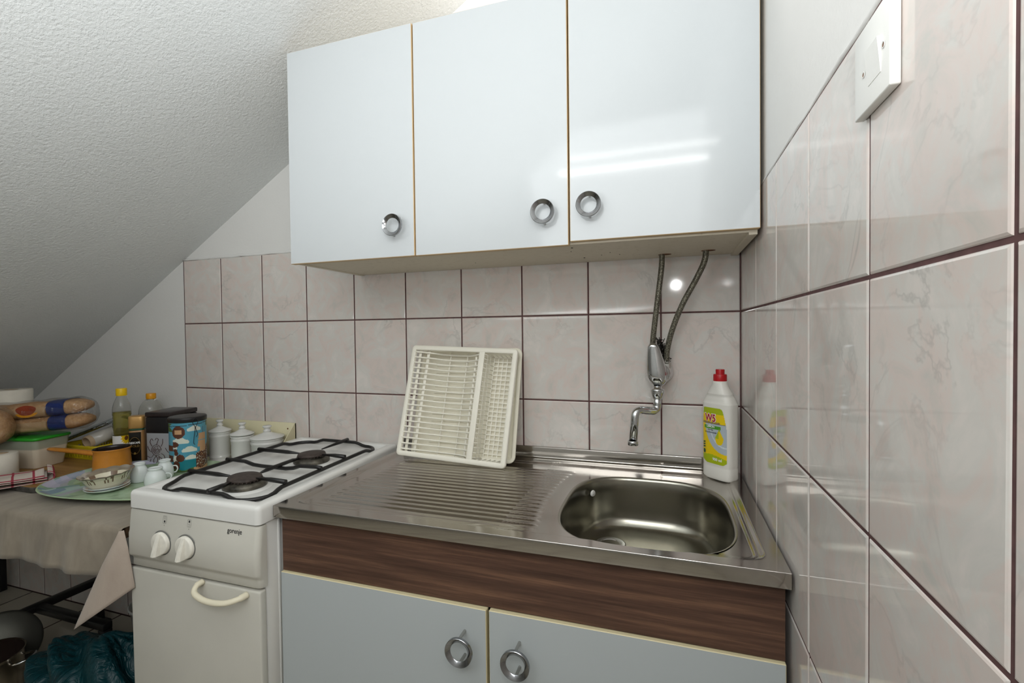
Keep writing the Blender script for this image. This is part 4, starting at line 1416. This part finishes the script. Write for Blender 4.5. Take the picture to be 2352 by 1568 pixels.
def oil_col(u, v):
    a_ = (u * 360 - 270 + 180) % 360 - 180
    r = math.hypot((a_ - 22) / 36, (v - .82) / .5)
    if r < .32: return 2
    if r < .8 + .12 * math.sin(16 * math.atan2(v - .82, (a_ - 22) / 60)): return 1
    return 0
m_.grid(lambda u, v: ((R0 + .0007) * math.cos(2 * PI * u), (R0 + .0007) * math.sin(2 * PI * u), .045 + .052 * v), 120, 24, mfn=oil_col)
lb = obj('label', m_, [M['white'], M['cap_yellow'], mat('seed_brown', '6b3d16', .5)], ob)
m_ = MB()

# second bottle
sb = thing('clear_bottle', 'clear plastic bottle with orange cap behind the coffee jar', 'bottle', (-2.085, -.072, ZB), (0, 0, 0))
R1 = .0405
outer = [(0, .004), (.03, 0), (R1 - .002, .003), (R1, .01), (R1, .135), (R1 - .001, .15), (R1, .165), (R1 * .97, .18), (R1 * .86, .196), (R1 * .68, .208), (R1 * .48, .2165), (.013, .221), (.013, .236)]
m_ = MB().lathe(outer, 40)
m_.lathe([(max(0, r - .0008), z + .0006) for r, z in outer][::-1], 40)
obj('bottle_body', m_, M['glass'], sb)
m_ = MB().lathe([(.013, .2215), (.0158, .2215), (.0162, .223), (.0162, .240), (.0152, .242), (0, .2425)], 32)
o = obj('cap', m_, M['cap_orange'], sb); sharp(o, 40)

# yellow basket
yb_ = thing('yellow_basket', 'yellow plastic basket with slotted sides behind the saucepan handle', 'basket', (-2.255, -.165, ZB), (0, 0, .05))
m_ = MB()
bw_, bd_, bh = .097, .06, .062
m_.box((-bw_, -bd_, 0), (bw_, bd_, .003))
for s_ in (-1, 1):
    for z0, z1 in ((0, .022), (.048, bh)):
        m_.box((-bw_, s_ * bd_ - .0015, z0), (bw_, s_ * bd_ + .0015, z1))
        m_.box((s_ * bw_ - .0015, -bd_, z0), (s_ * bw_ + .0015, bd_, z1))
    for k in range(15):
        x = -bw_ + 2 * bw_ * k / 14
        m_.box((x - .0035, s_ * bd_ - .0014, .02), (x + .0035, s_ * bd_ + .0014, .05))
    for k in range(9):
        y = -bd_ + 2 * bd_ * k / 8
        m_.box((s_ * bw_ - .0014, y - .0035, .02), (s_ * bw_ + .0014, y + .0035, .05))
obj('basket_walls', m_, M['crate'], yb_)
m_ = MB()
m_.loft([rr(-bw_ - .004, bw_ + .004, -bd_ - .004, bd_ + .004, .008, i_, 4, z_) for i_, z_ in ((0, bh - .004), (0, bh + .001), (.002, bh + .002), (.007, bh + .002))])
obj('basket_rim', m_, M['crate'], yb_)
# foil pack
fp = MB()
fp.box((-.085, -.05, 0), (.085, .05, .014), .005, 2)
o = obj('foil_pack', fp, M['foil'], loc=(-2.30, -.142, .824), rot=(math.radians(8), math.radians(-22), math.radians(28)))
tag(o, 'flat silver foil packet tilted on the yellow basket', 'packet')
# film roll
fr_ = thing('film_roll', 'roll of cling film on cardboard core lying on the yellow basket', 'roll', (-2.192, -.228, .800), (0, 0, 0))
ax = (Vector((-2.196, -.115, .829)) - Vector((-2.188, -.232, .8035))).normalized()
XF = ax.to_track_quat('Z', 'Y').to_matrix().to_4x4()
m_ = MB().lathe([(.0185, .0), (.0225, 0), (.0225, .115), (.0185, .115), (.0185, 0)], 32, xf=XF)
obj('core', m_, M['card'], fr_)
m_ = MB().lathe([(.0225, .014), (.0240, .014), (.0240, .112), (.0225, .112)], 32, xf=XF)
obj('film', m_, mat('wound_film', 'b9b5ad', .2, spec=.6), fr_)

# tub with lid
tbx = thing('storage_tub', 'cloudy plastic tub with green lid under the bread, on the board', 'tub', (-2.300, -.330, ZBD), (0, 0, math.radians(12)))
m_ = MB()
m_.loft([rr(-.088 + q, .088 - q, -.06 + q, .06 - q, .015, 0, 5, z_) for q, z_ in ((.014, 0), (.012, .002), (0, .099))], cap0=True)
m_.loft([rr(-.088 + q, .088 - q, -.06 + q, .06 - q, .015, .0012, 5, z_) for q, z_ in ((.013, .003), (0, .099))][::-1], cap1=True)
o = obj('tub_body', m_, M['tub'], tbx)
m_ = MB().loft([rr(-.087 + q, .087 - q, -.059 + q, .059 - q, .014, .0014, 5, z_) for q, z_ in ((.0135, .004), (.0045, .068))], cap0=True, cap1=True)
o = obj('contents', m_, M['tub_fill'], tbx); fixn(o)
m_ = MB().loft([rr(-.091, .091, -.063, .063, .016, i_, 5, z_) for i_, z_ in ((0, .097), (0, .104), (.002, .106), (.01, .106))], cap0=True, cap1=True)
obj('lid', m_, M['lid_green'], tbx)

# paper rolls
def paper_roll(label, x, y, z, r, h):
    t = thing('paper_roll', label, 'paper roll', (x, y, z))
    m_ = MB().lathe([(.021, 0), (r - .002, 0), (r, .002), (r, h - .002), (r - .002, h), (.021, h)], 48)
    obj('paper', m_, M['paper'], t)
    m_ = MB().lathe([(.0212, 0), (.0212, h - .001), (.0195, h - .001), (.0195, 0), (.0212, 0)], 32)
    obj('core', m_, M['card'], t)
paper_roll('tall white kitchen roll standing behind the wrapped bread', -2.475, -.300, ZB, .0585, .273)
paper_roll('short white kitchen roll standing in front, partly under the bread', -2.230, -.446, ZBD, .0435, .074)

# wrapped bread
def bread_pack(name, label, loc, rot, loaves, Lh, band, cat='bread'):
    t = thing(name, label, cat, loc, rot, 'loaves in clear wrap')
    for (dy, dz, ry, rz_) in loaves:
        m_ = MB()
        ls = []
        for k in range(25):
            s_ = k / 24
            e = max(.3, (1 - abs(2 * s_ - 1) ** 9)) ** .6
            wob = 1 + .05 * math.sin(17 * s_) + .03 * math.sin(41 * s_)
            ls.append([(-Lh + 2 * Lh * s_ ** 1, dy + y, dz + z) for y, z, _ in sup(ry * e * wob, rz_ * e * wob, 3.0, 24)])
        m_.loft(ls, cap0=True, cap1=True)
        o = obj('loaf', m_, M['bread'], t); fixn(o)
        if band:
            m_ = MB()
            sec = lambda s_, g: [(-Lh + 2 * Lh * s_, dy + y, dz + z) for y, z, _ in sup(ry * 1.085 * g, rz_ * 1.085 * g, 3.0, 32)]
            m_.loft([sec(s_, 1) for s_ in (.70, .74, .80, .85)])
            obj('band', m_, M['navy'], t)
            m_ = MB()
            m_.loft([sec(s_, .995)[14:30] for s_ in (.3, .4, .5, .6, .69)], closed=False)
            obj('paper_label', m_, M['paper_beige'], t)
    y0 = min(l_[0] - l_[2] for l_ in loaves); y1 = max(l_[0] + l_[2] for l_ in loaves)
    z0 = min(l_[1] - l_[3] for l_ in loaves); z1 = max(l_[1] + l_[3] for l_ in loaves)
    m_ = MB(); ls = []
    for k in range(31):
        s_ = k / 30
        e = max(.25, (1 - abs(2 * s_ - 1) ** 12)) ** .6
        ls.append([(-Lh * 1.07 + 2.14 * Lh * s_, (y0 + y1) / 2 + y * (1 + .05 * math.sin(23 * s_ + 3 * z * 60)), (z0 + z1) / 2 + z * (1 + .04 * math.sin(29 * s_ + y * 120))) for y, z, _ in sup(((y1 - y0) / 2 * 1.13 + .002) * e, ((z1 - z0) / 2 * 1.1 + .002) * e, 3, 40)])
    m_.loft(ls, cap0=True, cap1=True)
    o = obj('wrapper', m_, M['film'], t); fixn(o)
    return t
b1 = bread_pack('bread_pack', 'two long loaves stacked in clear film with navy bands on the green lid',
                (-2.288, -.326, .907), (0, math.radians(-4), math.radians(27)), [(0, .0255, .044, .025), (0, -.0255, .044, .025)], .178, True)
m_ = MB()
m_.add([(.012 + .03 * math.cos(a_) * (1 + .1 * math.sin(3 * a_)), -.0478, .028 + .017 * math.sin(a_)) for a_ in [2 * PI * k / 24 for k in range(24)]], [tuple(range(24))], 0)
m_.add([(.012 + .036 * math.cos(a_), -.0470, .024 + .02 * math.sin(a_)) for a_ in [2 * PI * k / 24 for k in range(24)]], [tuple(range(24))], 1)
obj('sticker', m_, [M['brick_red'], M['cap_orange']], b1)
bread_pack('bread_pack', 'thick wrapped loaf drooping in front of the tall kitchen roll',
           (-2.352, -.474, .868), (0, math.radians(-18), math.radians(40)), [(0, 0, .050, .056)], .12, False)

# checked towel, folded in layers
m_ = MB()
for k, (dz, sh_, sc) in enumerate(((0, 0, 1), (.009, .006, .97), (.018, .014, .92))):
    m_.grid(lambda u, v: ((-.07 + .13 * u) * sc + sh_ * .5, -.105 + .185 * v * sc + sh_ * .4, .0012 + dz + .004 * math.sin(7 * u + 2 * v + k) * (k > 0) + .010 * smst(.75, 1, v) * math.sin(PI * u) * (k > 0)), 26, 26)
# rolled fold at the end
m_.grid(lambda u, v: (-.07 + .13 * u, .078 + .015 * math.sin(PI * v), .0012 + .013 * (1 - math.cos(PI * v)) + .006 * math.sin(PI * u)), 22, 12)
o = obj('checked_towel', m_, M['towel'], loc=(-2.092, -.482, ZBD + .0012), rot=(0, 0, math.radians(-26)))
tag(o, 'folded white tea towel with red checks on the cutting board', 'towel')
md = o.modifiers.new('thickness', 'SOLIDIFY'); md.thickness = .002

# ------------------------------------------------------------------ under the table
st = thing('steel_stand', 'low black square-tube steel stand on the floor under the table', 'stand', (-2.2, -.25, 0))
for nm, a_, b_ in (('rail', (-2.452, -.385, .160), (-2.422, -.06, .185)), ('rail', (-2.437, -.275, .158), (-2.05, -.245, .183)), ('leg', (-2.432, -.088, 0), (-2.404, -.06, .175)), ('leg', (-2.475, -.385, 0), (-2.447, -.357, .16)), ('leg', (-2.08, -.275, 0), (-2.05, -.245, .158))):
    m_ = MB().box(a_, b_, .002, 1)
    obj(nm, m_, M['black'], st, True)
m_ = MB().box((-2.445, -.10, 0), (-2.39, -.045, .012), .002, 1)
obj('foot_pad', m_, M['black'], st, True)
pot = thing('cooking_pot', 'stainless steel cooking pot with looped handles on the floor under the table', 'pot', (-2.262, -.478, 0))
m_ = MB().lathe([(0, 0), (.08, 0), (.0845, .004), (.086, .155), (.0885, .164), (.0905, .1665), (.089, .168), (.086, .166)], 56)
obj('pot_body', m_, M['pot_steel'], pot)
m_ = MB().lathe([(.086, .166), (.0845, .155), (.083, .006), (0, .005)], 56)
obj('pot_inside', m_, M['pan_in'], pot)  # inner surface of the pot, coloured darker than its steel outside
for a_ in (.62, .62 + PI):
    m_ = MB().tube(catmull([(.082, -.03, .138), (.100, -.029, .141), (.116, -.018, .144), (.120, 0, .145), (.116, .018, .144), (.100, .029, .141), (.082, .03, .138)], 5), .0048, 10, flat=.7, xf=Matrix.Rotation(a_, 4, 'Z'))
    obj('pot_handle', m_, M['chrome'], pot)
# lid standing upright behind it
XL = Matrix.Rotation(math.radians(68), 4, 'X')
pl = thing('pot_lid', 'dark pan lid leaning upright behind the steel pot', 'lid', (-2.366, -.398, .02), (0, 0, math.radians(60)))
m_ = MB().lathe([(0, .022), (.03, .021), (.07, .014), (.098, .004), (.104, .002), (.106, 0), (.104, -.002), (.09, .001), (.06, .009), (0, .016)], 48, xf=Matrix.Translation((0, 0, .108)) @ XL)
obj('lid_disc', m_, mat('dull_dark_steel', '4b4a43', .42, .7), pl)
for k in (-1, 0, 1):
    m_ = MB().lathe([(0, .028), (.006, .027), (.008, .022), (.008, .014)], 14, xf=Matrix.Translation((0, 0, .108)) @ XL @ Matrix.Translation((.024 * k, -.03, .0)))
    obj('rivet', m_, M['black'], pl)
# bin bag
m_ = MB()
random.seed(5)
ph = [(random.uniform(2, 7), random.uniform(2, 7), random.uniform(2, 7), random.uniform(0, 6), random.uniform(.02, .06)) for _ in range(9)]
def bagp(u, v):
    a_, b_ = 2 * PI * u, PI * v
    d = Vector((math.cos(a_) * math.sin(b_), math.sin(a_) * math.sin(b_), math.cos(b_)))
    r = 1 + sum(am * math.sin(fx * d.x * 1.6 + fy * d.y * 1.6 + fz * d.z * 1.6 + p0) for fx, fy, fz, p0, am in ph)
    r += .05 * abs(math.sin(7 * a_ + 3 * d.z)) * max(0, d.z)
    x, y, z = d.x * .25 * r, d.y * .125 * r, d.z * .14 * r
    z += .05 * math.exp(-((d.x - .35) / .3) ** 2) * max(0, d.z)
    return (x, y, max(-.118, z))
m_.grid(bagp, 90, 50)
o = obj('bin_bag', m_, M['bag'], loc=(-1.815, -.425, .12)); fixn(o)
tag(o, 'crumpled teal plastic bin bag on the floor beside the cooker', 'bag')
bk = thing('plastic_bucket', 'white plastic bucket by the back wall behind the bin bag', 'bucket', (-1.985, -.115, 0))
m_ = MB().lathe([(0, .002), (.075, 0), (.078, .003), (.098, .19), (.103, .192), (.104, .2), (.1005, .202), (.0955, .19), (.076, .006), (0, .005)], 40)
obj('bucket_body', m_, M['bucket'], bk)

# ------------------------------------------------------------------ lights
def area(name, loc, target, sx, sy, power, col=(1, 1, 1), spread=None):
    l = bpy.data.lights.new(name, 'AREA')
    l.shape = 'RECTANGLE'; l.size = sx; l.size_y = sy; l.energy = power; l.color = col
    if spread: l.spread = spread
    o = bpy.data.objects.new(name, l)
    COL.objects.link(o)
    o.location = loc
    o.rotation_euler = (Vector(target) - Vector(loc)).to_track_quat('-Z', 'Y').to_euler()
    return o
area('bounce_light', (-.72, -1.6, 1.3), (-.78, -1.45, 3.0), .8, .8, 19, (.95, .985, 1))
area('room_light', (-.45, -2.0, 1.98), (-.6, -.2, 1.0), 1.0, .7, 8, (.95, .985, 1))
area('tube_light', (-.32, -1.2, 1.842), (-.32, 0, 1.842 - .25), .58, .014, .55, (1, 1, .98))
area('tube_light', (-.28, -1.2, 1.90), (-.28, 0, 1.90 - .25), .58, .012, .28, (1, 1, .98))
l = bpy.data.lights.new('flash', 'POINT'); l.energy = 4.0; l.shadow_soft_size = .02
o = bpy.data.objects.new('flash_light', l); COL.objects.link(o); o.location = (-.130, -1.40, 1.433)
l = bpy.data.lights.new('cabinet_top_lamp', 'POINT'); l.energy = 2.6; l.shadow_soft_size = .05; l.color = (1, .94, .92)
o = bpy.data.objects.new('cabinet_top_lamp', l); COL.objects.link(o); o.location = (-.52, -.13, 2.26)

w = bpy.data.worlds.new('World'); S.world = w
w.use_nodes = True
w.node_tree.nodes['Background'].inputs[0].default_value = (.8, .88, 1, 1)
w.node_tree.nodes['Background'].inputs[1].default_value = .1

# ------------------------------------------------------------------ camera
cam = bpy.data.cameras.new('camera')
cam.sensor_width = 36; cam.lens = 36 * 1079.118 / 2352
cam.clip_start = .02
co = bpy.data.objects.new('camera', cam); COL.objects.link(co)
co.location = (-.18549, -1.36004, .20168 + .98)
co.rotation_euler = (1.55214, .01161, .31771)
S.camera = co
S.view_settings.view_transform = 'Standard'
S.view_settings.look = 'None'
S.view_settings.gamma = 1
S.view_settings.exposure = .0
